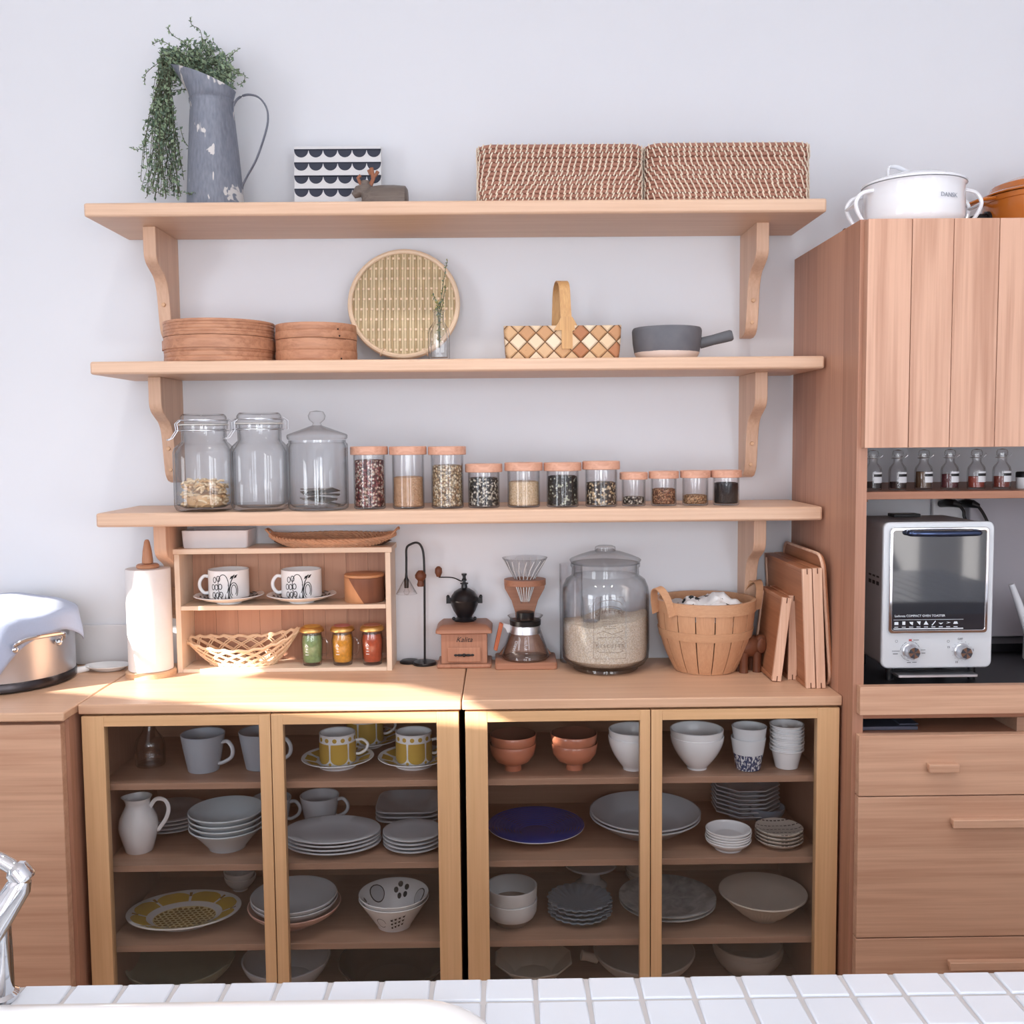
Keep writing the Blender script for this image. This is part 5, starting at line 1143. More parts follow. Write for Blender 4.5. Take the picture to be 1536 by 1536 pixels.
# ------------------------------------------------------------------ trays leaning against the tall cabinet
def leaning(bf, tf, back_y, zt, th, lab, name='wooden_tray', round_=False):
    # bf, tf: bottom / top front corner pixel of the front edge (centre); depth of the front edge from the worktop
    g = ag(bf[0], bf[1], CT); top = at(tf[0], tf[1], g.y); H = (top-g).length; lean = math.atan2(top.x-g.x, top.z-CT); D = back_y-g.y
    t = thing(name, lab, 'tray', (g.x, g.y, CT), 'wooden trays leaning on the tall cabinet'); R_ = Matrix.Rotation(lean, 4, 'Y'); off = th/2*math.sin(abs(lean))+.0004
    R_ = Matrix.Translation((0, 0, off)) @ R_
    if round_:
        m = MB(); pts = [(p_[0]+D/2, p_[1]+H/2) for p_ in rrect(D, H, .035, 8)]; m.prism(pts, -th/2, th/2, 'X', R_); build('tray_board', m, W_TRAY, t, bevel=.0025)
        e = MB().tube([R_ @ Vector((-th/2, p_[0], p_[1])) for p_ in pts], .0035, 8, True); build('tray_rim', e, W_TRAYE, t); return
    m = MB(); m.box(-th/2+.004, th/2-.003, .010, D-.001, .008, H-.008, R_); build('tray_board', m, W_TRAY, t)
    m = MB(); e = .009
    m.box(-th/2, th/2, 0, e, 0, H, R_); build('end_rail', m, W_TRAYE, t, bevel=.0008)
    m = MB().box(-th/2, th/2, D-e, D, 0, H, R_); build('end_rail', m, W_TRAYE, t, bevel=.0008)
    for a_, b_ in ((0, e), (H-e, H)): build('side_rail', MB().box(-th/2, th/2, e+.0001, D-e-.0001, a_, b_, R_), W_TRAY, t, bevel=.0008)
    m = MB()
    for z in (.006, H-.006): m.box(-.0012, .0012, -.0004, .001, z-.006, z+.006, R_)
    build('corner_spline', m, W_DARK, t)
leaning((1165, 1023), (1181, 898), -.085, 0, .0205, 'front smaller wooden tray leaning beside the wooden elephant')
leaning((1188.5, 1020), (1191, 894), -.085, 0, .0200, 'second smaller wooden tray leaning behind the front one')
leaning((1216.5, 1033), (1210.5, 854), -.015, 0, .0205, 'left of the two large square wooden trays by the tall cabinet')
leaning((1232, 1033), (1226, 853), -.015, 0, .0200, 'right of the two large square wooden trays by the tall cabinet')
leaning((1248, 1031), (1236, 833), -.02, 0, .008, 'thin round cornered wooden tray nearest the tall cabinet side', 'rounded_tray', True)
# ================================================================== NICHE
zn = .864
tq = at(1322, 1003, -.42); tr_ = at(1487, 1003, -.42); tt_ = at(1400, 783, -.42)
w = tr_.x-tq.x; hT = tt_.z-tq.z; zb = tq.z; dT = .215
t = thing('toaster_oven', 'silver white upright toaster oven with dark glass door and two dials', 'toaster oven', ((tq.x+tr_.x)/2, -.42, zn))
z0 = zb-zn
SILV = plain('silver_white_paint', RGB(214, 218, 224), .3, .15, var=.01); SILVD = plain('grey_paint', RGB(176, 174, 178), .4, .1, var=.02)
m = MB(); R0 = [(p_[0], p_[1]+hT/2+z0) for p_ in rrect(w-.006, hT-.006, .012, 6)]; m.prism(R0, .012, dT, 'Y'); build('casing', m, SILVD, t)
R0 = [(p_[0], p_[1]+hT/2+z0) for p_ in rrect(w, hT, .014, 6)]; m = MB().prism(R0, 0, .0118, 'Y'); build('front_panel', m, SILV, t, bevel=.003)
dx0, dx1 = at(1333, 870, -.42).x-(tq.x+tr_.x)/2, at(1481, 870, -.42).x-(tq.x+tr_.x)/2; dz0, dz1 = at(1400, 949, -.42).z-zn, at(1400, 791, -.42).z-zn
dc = ((dx0+dx1)/2, (dz0+dz1)/2); dw, dh = dx1-dx0, dz1-dz0
ro = [(p_[0]+dc[0], p_[1]+dc[1]) for p_ in rrect(dw, dh, .008, 5)]; rin = [(p_[0]+dc[0], p_[1]+dc[1]) for p_ in rrect(dw-.013, dh-.013, .005, 5)]
m = MB(); n = len(ro); vs = [(x, y, z) for y, ring in ((-.006, ro), (-.006, rin), (-.0004, ro), (-.0004, rin)) for x, z in ring]; fs = []
for i in range(n): j = (i+1) % n; fs += [(i, j, n+j, n+i), (2*n+i, 3*n+i, 3*n+j, 2*n+j), (i, 2*n+i, 2*n+j, j), (n+i, n+j, 3*n+j, 3*n+i)]
m.add(vs, fs); d = build('door', m, CHROME, t, bevel=.0012)
m = MB().prism(rin, -.0045, -.0012, 'Y'); build('glass_pane', m, plain('dark_oven_glass', RGB(40, 44, 52), .05, 0, .8, var=.0, coat=.6), d)
build('handle', MB().tube(spl([(dc[0]-dw*.32, -.007, dc[1]+dh*.455), (dc[0]-dw*.30, -.020, dc[1]+dh*.452), (dc[0]-.0, -.027, dc[1]+dh*.45), (dc[0]+dw*.34, -.020, dc[1]+dh*.452), (dc[0]+dw*.36, -.007, dc[1]+dh*.455)], 6), .0062, 10), plain('dark_chrome', RGB(70, 82, 112), .12, .9), d)
PW = plain('white_print', RGB(226, 230, 236), .5); lx0 = dc[0]-dw/2+.010; lz = at(1400, 923, -.42).z-zn
text('lettering', 'Ladonna COMPACT OVEN TOASTER', .0066, (lx0+.055, -.0048, lz), PW, d)
m = MB(); zi = at(1400, 934, -.42).z-zn
for i in range(9):
    x = lx0+.006+.0155*i
    sh = [[(-.004, -.003), (.004, -.003), (.004, .003), (-.004, .003)], [(-.003, -.003), (.003, -.003), (.003, .004), (-.003, .004)], [(-.004, .003), (.004, .003), (.003, -.004), (-.002, -.001)], [(-.004, .004), (.004, .004), (.003, -.004), (-.001, .0)], [(-.005, -.003), (.005, -.003), (0, .005)], [(-.004, -.004), (-.002, -.005), (.005, .004), (.004, .005)], [(-.005, .001), (0, -.003), (.005, .001), (.0, .000)], [(-.004, .003), (.005, .001), (-.004, -.001), (0, .001)], [(-.005, -.002), (.005, -.002), (.003, .003), (-.003, .003)]][i]
    m.prism([(x+a_, zi+b_) for a_, b_ in sh], -.0052, -.0046, 'Y'); m.box(x-.004, x+.004, -.0052, -.0046, zi-.0085, zi-.0072)
m.box(lx0, lx0+.146, -.0052, -.0046, zi+.0072, zi+.0078); m.box(lx0, lx0+.146, -.0052, -.0046, zi-.0125, zi-.0105); m.box(lx0, lx0+.146, -.0052, -.0046, zi-.0158, zi-.0148)
build('menu_print', m, PW, d)
PG = plain('grey_print', RGB(96, 98, 104), .5); PR = plain('red_print', RGB(186, 74, 74), .5)
for u, kind in ((1368, 0), (1446, 1)):
    q = at(u, 978, -.43); x, z = q.x-(tq.x+tr_.x)/2, q.z-zn; kn = MB()
    kn.lathe([(0, -.022), (.0125, -.022), (.0138, -.020), (.0142, -.004), (.0165, -.002), (.0165, 0), (0, 0)], 40, M=Matrix.Rotation(PI/2, 4, 'X') @ Matrix.Scale(-1, 4, (0, 0, 1)))
    kb = build('dial', kn, STEEL, t, (x, -.0006, z)); f = MB(); f.mi = 0
    for i in range(8):
        f.mi = i % 2; a0 = 2*PI*i/8; f.add([(0, -.0224, 0), (.0122*math.cos(a0), -.0224, .0122*math.sin(a0)), (.0122*math.cos(a0+PI/4), -.0224, .0122*math.sin(a0+PI/4))], [(0, 1, 2)])
    f.xf(Matrix.Identity(4)); build('dial_face', f, [CHROME, plain('dark_steel_face', RGB(96, 104, 118), .25, .9)], kb)
    m = MB()
    for i in range(16): 
        a_ = 2*PI*i/16
        if kind == 0 and i % 4 == 0: continue
        m.tube([(.0205*math.cos(a_), -.0004, .0205*math.sin(a_)), (.0205*math.cos(a_+(.3 if kind == 0 else .06)), -.0004, .0205*math.sin(a_+(.3 if kind == 0 else .06)))], .0004, 5)
    if kind == 0:
        m.box(-.038, -.022, -.0006, 0, -.0005, .0005); m.box(-.036, -.026, -.0006, 0, -.0065, -.0050); m.box(.022, .032, -.0006, 0, .0015, .0025); m.box(.024, .032, -.0006, 0, -.0055, -.0040); m.box(.006, .018, -.0006, 0, .0225, .0238); m.box(-.006, .002, -.0006, 0, -.0250, -.0236); m.box(.005, .014, -.0006, 0, -.0245, -.0232)
        build('red_mark', MB().box(-.003, .003, -.0006, -.0001, .021, .025), PR, t, (x, -.0001, z))
    m.tube([(-.029+.0025*math.cos(a_), -.0004, .021+.0025*math.sin(a_)) for a_ in [2*PI*i/12 for i in range(12)]], .0003, 4, True)
    build('dial_marks', m, PG, t, (x, -.0001, z))
    if kind:
        for s_, dx, dz in (('OFF', -.004, .0255), ('15', -.0285, .0085), ('10', -.011, -.0235), ('5', .024, .002)): text('lettering', s_, .0062, (x+dx, -.0005, z+dz), PG, t)
cr = MB().prism([(p_[0], p_[1]) for p_ in rrect(w*.72, .05, .004, 3)], z0-.0145, z0-.010, 'Z'); build('crumb_tray', cr.xf(Matrix.Translation((-.004, .005, 0))), STEEL, t)
for sx_ in (-1, 1):
    for yy in (.03, dT-.03): build('foot', MB().lathe([(0, 0), (.008, 0), (.008, z0-.0), (0, z0)], 14), BLACK, t, (sx_*w*.38, yy, 0))
m = MB()
for r_ in range(3):
    for q_ in range(3): m.box(-w/2+.0026, -w/2+.0034, .03+.022*q_, .044+.022*q_, hT*.66+z0-.016*r_, hT*.66+z0-.012*r_-.001*0)
build('vent_slots', m, BLACK, t)
build('top_vent', MB().box(-.03, .03, dT-.05, dT-.012, hT+z0-.0031, hT+z0+.004), BLACK, t, bevel=.001)
# outlet and plugs on the wall behind
a, b = at(1398, 762, -.012), at(1484, 748, -.012)
t = thing('wall_outlet', 'white double wall outlet behind the toaster oven', 'outlet', ((a.x+b.x)/2, -.002, a.z-.01))
build('plate', MB().box(-.07, .07, -.010, 0, -.025, .035), PLAST, t, bevel=.003)
for i, (u0, v0, u1, v1) in enumerate(((1424, 755, 1449, 782), (1452, 756, 1482, 786))):
    y_ = -.06; P0 = at(u0, v0, y_); o = Vector((P0.x, y_, P0.z)); P = lambda u, v, y=y_: at(u, v, y)-o
    t = thing('power_plug', ['left', 'right'][i]+' black power plug in the wall outlet above the toaster', 'plug', o, 'black power plugs')
    build('plug_body', MB().tube([Vector((.0, .047, -.004)), Vector((.004, .02, 0)), P(u0+8, v0), P(u0+16, v0+3)], [.009, .0105, .0095, .006], 12), BLACK, t)
    build('cord', MB().tube(spl([P(u0+14, v0+2), P(u0+21, v0+11), P(u1-3, v1-8), P(u1, v1), P(u1+4, v1+18, -.05), P(u1+6, v1+60, -.05)], 5), .0038, 8), BLACK, t)
# grey appliance panel and kettle at the right edge
a = at(1492, 960, -.12); 
m = MB().prism([(p_[0]+.14, p_[1]+.19) for p_ in rrect(.28, .38, .03, 6)], 0, .03, 'Y', Matrix.Rotation(-.05, 4, 'X')); zpan = at(1520, 962, -.09).z
solo('grey_board', m, plain('grey_panel_paint', RGB(176, 172, 180), .5, var=.02), 'pale grey rounded board leaning at the niche back right of the toaster', 'board', (a.x-.03, -.055, zn+.02), bevel=.003)
solo('black_tray_stand', MB().box(0, .5, -.12, 0, 0, .0195), BLACK, 'low black stand carrying the grey rounded board in the niche', 'stand', (a.x-.02, -.012, zn))
y_ = -.25; P0 = at(1560, 960, y_); o = Vector((P0.x+.05, y_, zn)); P = lambda u, v: at(u, v, y_)-o
t = thing('white_kettle', 'white kettle whose slim spout pokes in at the right edge', 'kettle', o)
build('kettle_body', MB().lathe([(0, 0), (.075, 0), (.08, .006), (.078, .06), (.062, .12), (.045, .135), (0, .14)], 40), ENAMW, t)
build('spout', MB().tube([P(1517, 876), P(1527, 903), P(1540, 940), Vector((-.066, 0, .045))], [.0065, .0082, .0105, .014], 12, upv=(0, 1, 0)), ENAMW, t)
build('kettle_lid', MB().lathe([(0, .1405), (.03, .1405), (.028, .146), (.008, .15), (.01, .162), (0, .165)], 24), ENAMW, t)
# spice bottles
SP = [('black_peppercorns', RGB(40, 36, 36), .38, 'black peppercorns'), ('dark_seeds', RGB(54, 38, 36), .36, 'dark seeds'), ('brown_seeds', RGB(92, 66, 44), .82, 'brown seeds'), ('dark_red_spice', RGB(92, 40, 44), .70, 'dark red spice'), ('red_spice', RGB(146, 60, 44), .58, 'red spice'), ('rust_spice', RGB(124, 52, 38), .58, 'rust coloured spice')]
ORDS = ['first', 'second', 'third', 'fourth', 'fifth', 'sixth']
for i, (u, (nm, colr, fl, word)) in enumerate(zip((1309, 1346, 1385, 1424, 1464, 1502), SP)):
    y_ = -.335; k = S(y_); x = at(u, 733, y_).x; r = 13*k; x = max(x, TX+.0225+r+.001)
    t = thing('spice_bottle', '%s swing top spice bottle from the left, holding %s' % (ORDS[i], word), 'bottle', (x, y_, zs), 'swing top spice bottles')
    hb = .052
    build('bottle_body', MB().lathe([(0, .001), (r*.92, 0), (r, .003), (r, hb*.78), (r*.9, hb*.92), (r*.55, hb*1.08), (r*.5, hb*1.15), (r*.5, hb*1.38), (r*.62, hb*1.40), (r*.62, hb*1.46), (r*.4, hb*1.46), (r*.4, hb*1.12), (r*.86, hb*.85), (r*.9, .004), (0, .004)], 32), GLASST, t)
    build('stopper', MB().lathe([(0, hb*1.465), (r*.6, hb*1.465), (r*.62, hb*1.52), (r*.5, hb*1.62), (0, hb*1.66)], 24), GLASS, t)
    build('wire_clip', MB().tube([(r*.66*math.cos(a_), r*.66*math.sin(a_), hb*1.3) for a_ in [2*PI*q/20 for q in range(20)]], .0009, 5, True).tube([(r*.66, -.002, hb*1.3), (r*1.05, -.004, hb*1.42), (r*.95, -.003, hb*1.5)], .0009, 5), STEEL, t)
    lb = MB(); lb.mi = 0
    for q in range(6): lb.wrap([(-.011+.0037*q, hb*.30), (-.011+.0037*(q+1), hb*.30), (-.011+.0037*(q+1), hb*.74), (-.011+.0037*q, hb*.74)], r, 0, .35, .0003)
    lb.mi = 1
    for q in range(6): lb.wrap([(-.011+.0037*q, hb*.55), (-.011+.0037*(q+1), hb*.55), (-.011+.0037*(q+1), hb*.66), (-.011+.0037*q, hb*.66)], r, 0, .35, .0005)
    build('paper_label', lb, [PLAST, BLACK], t)
    solo(nm, MB().lathe([(0, .0045), (r*.86, .0045), (r*.87, hb*fl*.9), (0, hb*fl*.92)], 28), plain(nm, colr, .8, var=.4, nsc=300, bump=.5), '%s inside the %s swing top spice bottle' % (word, ORDS[i]), 'food', (x, y_, zs), kind='stuff')
a = at(1525, 733, -.33); t = thing('spice_tin', 'small white spice tin with black lid beside the spice bottles', 'tin', (a.x+.022, -.33, zs))
build('tin_body', MB().lathe([(0, 0), (.0215, 0), (.022, .001), (.022, .024), (0, .024)], 36), PLAST, t)
build('lid', MB().lathe([(0, .0242), (.0225, .0242), (.0225, .034), (.021, .036), (0, .036)], 36), BLACK, t)
build('dot_print', MB().wrap([(.0045*math.cos(q), .011+.0045*math.sin(q)) for q in [2*PI*i/16 for i in range(16)]], .022, 0, -.15), BLACK, t)
# things in the slot under the pull-out
a = at(1300, 1098, -.40)
solo('flat_laptop', MB().box(0, .12, 0, .24, 0, .008).box(.085, .125, .01, .2, .008, .011), plain('slate_metal', RGB(90, 92, 108), .4, .4), 'thin grey flat device lying in the slot above the drawers', 'device', (TX+.026, -.43, .7657), bevel=.002)
# ================================================================== INSIDE THE GLASS CABINETS
def px(y): return S(y)
def cup_mb(rt_, rb_, h, mi=0, t=.003):
    m = MB(); m.mi = mi
    return m.lathe([(0, .0015), (rb_*.85, .0015), (rb_*.9, 0), (rb_, .001), (rb_+(rt_-rb_)*.3, h*.28), (rb_+(rt_-rb_)*.75, h*.72), (rt_, h-.001), (rt_-.001, h), (rt_-t, h-.001), (rb_+(rt_-rb_)*.7-t, h*.7), (rb_-t+.001, .008), (rb_*.7, .005), (0, .005)], 48)
def ear(m, x0, w, z0, z1, r=.0036, yaw=0, fl=1.0):
    R_ = Matrix.Rotation(yaw, 4, 'Z')
    m.tube([R_ @ p for p in spl([(x0[1]-.001, 0, z1), (x0[1]+w*.55, 0, z1+.002), (x0[1]+w, 0, z1-(z1-z0)*.3), (x0[1]+w*.85, 0, z0+(z1-z0)*.28), (x0[0]+w*.35, 0, z0), (x0[0]-.001, 0, z0)], 5)], r, 10, fl=fl, upv=R_ @ Vector((0, 1, 0)))
# --- left cabinet, upper row
c = ctr(212, 1160, R1, .03); t = thing('glass_jug', 'clear embossed glass bottle at left of the top cabinet row', 'bottle', (c.x, c.y+.03, R1))
build('bottle_body', MB().lathe([(0, .002), (.030, 0), (.033, .004), (.033, .048), (.030, .06), (.016, .078), (.0135, .086), (.0135, .106), (.016, .107), (.016, .112), (.0115, .112), (.0115, .085), (.027, .059), (.030, .047), (.030, .006), (0, .005)], 40), GLASST, t)
rl = MB()
for i in range(4):
    for q in range(7): rl.wrap([(-.015+.006*q+.0018*math.cos(a_), .012+.009*i+.0018*math.sin(a_)) for a_ in [2*PI*j/8 for j in range(8)]], .033, 0, .35)
build('relief_dots', rl, EMB, t)
GCUP = plain('blue_grey_cup', RGB(160, 168, 178), .35, var=.04)
def grey_cup(u, v, lab):
    c = ctr(u, v, R1, .034); k = S(c.y); t = thing('grey_cup', lab, 'cup', c, 'grey cups on the top left shelf')
    build('cup_body', cup_mb(33*k, 23*k, 57*k), GCUP, t)
    m = MB(); ear(m, (24*k, 31*k), 16*k, 12*k, 44*k, .0042, -.15, 1.5); build('handle', m, GREYP, t)
grey_cup(299, 1162, 'whole grey cup with pale handle at the top of the left cabinet')
grey_cup(387, 1158, 'grey cup half hidden by the left cabinet middle stile')
# yellow cups and saucers
def yellow_cup(u, v, zr, l1, l2, back=False):
    c = ctr(u, v, zr, .046) if not back else Vector((at(u, v, -.10).x, -.10, zr)); k = S(c.y); rs = 55*k
    s = MB().lathe([(0, .002), (.038, .002), (.039, 0), (.042, 0), (.0425, .003), (rs*.7, .012), (rs, .021), (rs-.001, .0225), (rs*.68, .0145), (.038, .008), (0, .0075)], 56); s.mi = 1
    for i in range(10):
        a0 = 2*PI*i/10; P_ = []
        for rr_, da in ((.60, -.20), (.75, -.25), (.90, -.22), (.90, .22), (.75, .25), (.60, .20)): r_ = rs*rr_; P_.append((r_*math.cos(a0+da), r_*math.sin(a0+da), .0089+.0138*(r_-.038)/(rs-.038)+.0006))
        s.add(P_, [(0, 1, 4, 5), (1, 2, 3, 4)])
    solo('yellow_saucer', s, [WHITE, YEL], l2, 'saucer', c, 'yellow patterned saucers')
    t = thing('yellow_cup', l1, 'cup', (c.x, c.y, zr+.0083), 'yellow patterned cups'); rc = 27.5*k; H = 47*k
    m = MB().lathe([(0, 0), (rc*.9, 0), (rc*.96, .003), (rc, .008), (rc, H-.001), (rc-.001, H), (rc-.003, H-.001), (rc-.003, .01), (rc*.8, .004), (0, .004)], 56)
    m.mi = 1
    for i in range(14): m.wrap([(.0050*math.cos(a_), .0050*math.sin(a_)) for a_ in [2*PI*j/14 for j in range(14)]], rc, H*.85, 2*PI*i/14)
    for i in range(6):
        hw_ = 2*PI*rc/12-.0017; da = 2*PI*i/6+.25; P_ = []
        for j in range(13): a_ = PI+PI*j/12; P_.append((hw_*math.cos(a_), H*.26+H*.2*math.sin(a_)))
        P_ += [(hw_, H*.5), (hw_*.96, H*.72), (0, H*.725), (-hw_*.96, H*.72), (-hw_, H*.5)]
        m.wrap(P_, rc, .0, da); m.wrap([(.0034*math.cos(a_), .006+.0034*math.sin(a_)) for a_ in [2*PI*j/12 for j in range(12)]], rc, 0, da+PI/6)
    build('cup_body', m, [WHITE, YEL], t); m = MB(); ear(m, (rc, rc), 18*k, H*.25, H*.68, .0034, .12); build('handle', m, WHITE, t)
yellow_cup(502, 1158, R1, 'left front yellow patterned cup in the left glass cabinet', 'saucer under the left front yellow patterned cup')
yellow_cup(618.5, 1157, R1, 'right front yellow patterned cup in the left glass cabinet', 'saucer under the right front yellow patterned cup')
yellow_cup(548, 1100, R1, 'yellow patterned cup hidden behind between the two front ones', 'saucer at the back between the two front yellow cups', True)
# --- left cabinet, second row
c = ctr(204, 1281, R2Z, .022); k = S(c.y); t = thing('white_pitcher', 'white porcelain pitcher with looped handle in the left cabinet', 'pitcher', c); H = 84*k; rm = 29.5*k
build('pitcher_body', MB().lathe([(0, .002), (rm*.62, .002), (rm*.66, 0), (rm*.7, .002), (rm*.82, H*.17), (rm*.98, H*.38), (rm, H*.48), (rm*.93, H*.62), (rm*.72, H*.77), (rm*.60, H*.86), (rm*.64, H*.95), (rm*.72, H), (rm*.68, H), (rm*.56, H*.87), (rm*.66, H*.78), (rm*.9, H*.5), (rm*.6, .01), (0, .006)], 48, wav=lambda q, a_: 1+(.18*max(0, math.cos(a_-PI))**8 if q in (11, 12) else 0)), WHITE, t)
m = MB(); m.tube(spl([(rm*.62, 0, H*.80), (rm*.95, 0, H*.95), (rm*1.4, 0, H*.93), (rm*1.58, 0, H*.78), (rm*1.45, 0, H*.6), (rm*1.1, 0, H*.42), (rm*.95, 0, H*.37)], 6), .0046, 10, fl=.6, upv=(0, 1, 0)); build('handle', m, WHITE, t)
def dish(name, prof, mat, n=56, **kw):
    return build(name, MB().lathe(prof, n, **kw), mat, None, (0, 0, 0))
def T(o, cat): o['category'] = cat; o['label'] = 'x'; return o
k = S(-.25); BOWLG = plain('pale_blue_grey_bowl', RGB(204, 214, 220), .2, var=.03, coat=.2)
c = ctr(334, 1281, R2Z, .04); r = 57*S(c.y)
b = T(dish('grey_bowl', [(0, .003), (.036, .003), (.037, 0), (.041, 0), (.042, .004), (r*.76, .030), (r*.84, .037), (r, .050), (r, .052), (r-.002, .0525), (r*.83, .041), (r*.74, .034), (.038, .008), (0, .007)], BOWLG), 'bowl')
stack(b, 4, c.x, c.y+.004, R2Z, .0118, '@ pale grey wide rimmed bowl in the stack beside the white pitcher', 'pale grey bowls beside the pitcher')
c = Vector((at(258, 1240, -.13).x, -.13, R2Z)); r = .082
b = T(dish('grey_plate', plateprof(r, .014), GREYP), 'plate'); stack(b, 4, c.x, c.y, R2Z, .0085, '@ grey plate in the stack behind the white pitcher', 'grey plates behind the white pitcher')
# oval plates, right door
c = ag(497, 1284, R2Z); r = .108; b = T(dish('oval_plate', plateprof(r, .017, .0045, .72), GREYP, sx=1.0, sy=.76), 'plate'); b['fixed'] = 1
stack(b, 4, c.x-.004, c.y+r*.76*.62, R2Z, .0082, '@ pale grey oval plate in the stack of four behind the right door', 'pale grey oval plates')
c = ag(617, 1280, R2Z); r = .067; b = T(dish('small_grey_plate', plateprof(r, .012, .004, .7), GREYP), 'plate')
stack(b, 4, c.x, c.y+r*.62, R2Z, .0085, '@ small round grey plate in the stack at the right stile', 'small round grey plates')
sqp = lambda q, a_: (abs(math.cos(a_))**5+abs(math.sin(a_))**5)**(-1/5)
c = Vector((at(615, 1236, -.105).x, -.105, R2Z)); b = T(dish('square_plate', plateprof(.078, .022, .004, .7), GREYP, 64, wav=sqp), 'plate'); b['fixed'] = 1
stack(b, 3, c.x, c.y, R2Z, .011, '@ rounded square grey plate at the back behind the small round plates', 'rounded square grey plates', 0)
def mug(x, y, z, lab, up=True):
    t = thing('pale_mug', lab, 'mug', (x, y, z), 'pale mugs on the second row'); build('mug_body', cup_mb(.047, .036, .066), GREYP, t); m = MB(); ear(m, (.040, .045), .024, .016, .056, .0042, -.1); build('handle', m, GREYP, t)
q = at(480, 1225, -.115); mug(q.x, -.115, R2Z, 'pale mug standing behind the stack of oval plates')
q = at(408, 1225, -.13); mug(q.x, -.13, R2Z, 'pale mug partly hidden behind the left cabinet middle stiles')
# --- left cabinet, third row
c = ag(262, 1403, R3); a_, b_ = .127, .098; OV = NT('yellow_oval_pattern'); q = OV.xyz(OV.coord())
X = OV.math('DIVIDE', q[0], a_); Y = OV.math('DIVIDE', q[1], b_); rad_ = OV.math('SQRT', OV.math('ADD', OV.math('MULTIPLY', X, X), OV.math('MULTIPLY', Y, Y))); an = OV.math('ARCTAN2', Y, X)
st = lambda e0, e1: OV.math('MULTIPLY', OV.math('GREATER_THAN', rad_, e0), OV.math('LESS_THAN', rad_, e1))
seg = OV.math('ABSOLUTE', OV.math('SINE', OV.math('MULTIPLY', an, 4.0))); pet = OV.math('MULTIPLY', st(.66, .93), OV.math('GREATER_THAN', seg, OV.math('MULTIPLY', OV.math('GREATER_THAN', rad_, .0), .13)))
pet = OV.math('MULTIPLY', pet, OV.math('LESS_THAN', rad_, OV.math('MULTIPLY_ADD', OV.math('POWER', seg, .5), .16, .78)))
cx_ = OV.n('ShaderNodeCombineXYZ'); OV.l(OV.math('MULTIPLY', q[0], 1.0), cx_.inputs[0]); OV.l(q[1], cx_.inputs[1])
rowi = OV.math('FLOOR', OV.math('DIVIDE', q[1], .0105)); fx_ = OV.math('SUBTRACT', OV.math('FRACT', OV.math('ADD', OV.math('DIVIDE', q[0], .0125), OV.math('MULTIPLY', rowi, .5))), .5); fy_2 = OV.math('SUBTRACT', OV.math('FRACT', OV.math('DIVIDE', q[1], .0105)), .5)
dotd = OV.math('SQRT', OV.math('ADD', OV.math('MULTIPLY', fx_, fx_), OV.math('MULTIPLY', fy_2, fy_2))); dots = OV.math('MULTIPLY', OV.math('LESS_THAN', dotd, .38), OV.math('LESS_THAN', rad_, .54))
col = OV.mix(pet, RGB(232, 232, 230), RGB(206, 172, 66)); col = OV.mix(OV.math('LESS_THAN', rad_, .55), col, RGB(226, 206, 150)); col = OV.mix(dots, col, RGB(142, 110, 46))
bud = OV.math('MULTIPLY', st(.80, .91), OV.math('LESS_THAN', seg, .12)); col = OV.mix(bud, col, RGB(160, 124, 52))
gn = OV.n('ShaderNodeNewGeometry'); nz2 = OV.xyz(gn.outputs['Normal'])[2]; col = OV.mix(OV.math('GREATER_THAN', nz2, 0.0), RGB(236, 236, 236), col)
OV.bsdf(col, .2, 0, .5, None, .3)
pr = plateprof(a_, .030, .0045, .60, a_*.5); m = MB().lathe(pr, 64, sy=b_/a_)
solo('yellow_platter', m, OV.m, 'large oval platter with yellow petals and dotted centre', 'platter', (c.x+.002, c.y+b_*.66, R3), rz=.12)
c = Vector((at(360, 1332, -.085).x, -.085, R3)); b = T(dish('small_white_bowl', bowlprof(.018, .038, .034), WHITE, 36), 'bowl'); stack(b, 2, c.x, c.y, R3, .014, '@ small white bowl at the back behind the yellow platter', 'small white bowls behind the platter')
c = ctr(438, 1397, R3, .035); r = 71*S(c.y)
solo('pink_bowl', MB().lathe(bowlprof(.034, r, .050, .004, 1.5), 56), PINKP, 'wide pale pink bowl under two grey bowls at the middle stiles', 'bowl', (c.x, c.y, R3))
b = T(dish('grey_bowl', bowlprof(.030, r*.93, .050, .004, 1.5), GREYP), 'bowl'); stack(b, 2, c.x, c.y, R3+.0105, .0095, '@ grey bowl resting inside the pale pink bowl', 'grey bowls inside the pink bowl')
c = ctr(589, 1398, R3, .036); r = 54.5*S(c.y-.02); hb = .066
m = MB().lathe([(0, .003), (.034, .003), (.035, 0), (.038, 0), (.039, .004), ((.040+r)/2, hb*.53), (r, hb-.001), (r-.001, hb), (r-.004, hb-.001), ((.040+r)/2-.0045, hb*.53), (.036, .008), (0, .007)], 56); m.mi = 1
Rb, Rt_ = .040, r; rn = random.Random(2)
kw = dict(Rt=Rt_+.0006, H=hb)
for i in range(3):
    da = 2*PI*i/3
    m.wrapline([(-.030+.013*math.cos(x), .030+.013*math.sin(x)) for x in [2*PI*j/16 for j in range(15)]], .0014, Rb, 0, da, .0009, **kw)
    for row in range(3):
        for q_ in range(4):
            cx2, cz2 = .002+.0105*q_, .017+.0115*row+.003*q_
            m.wrap([(cx2+.0034*math.cos(x), cz2+.0030*math.sin(x)) for x in [2*PI*j/10 for j in range(10)]], Rb, 0, da, .0009, **kw)
            m.wrapline([(cx2, cz2), (cx2+.004, cz2+.005)], .0009, Rb, 0, da, .0009, **kw)
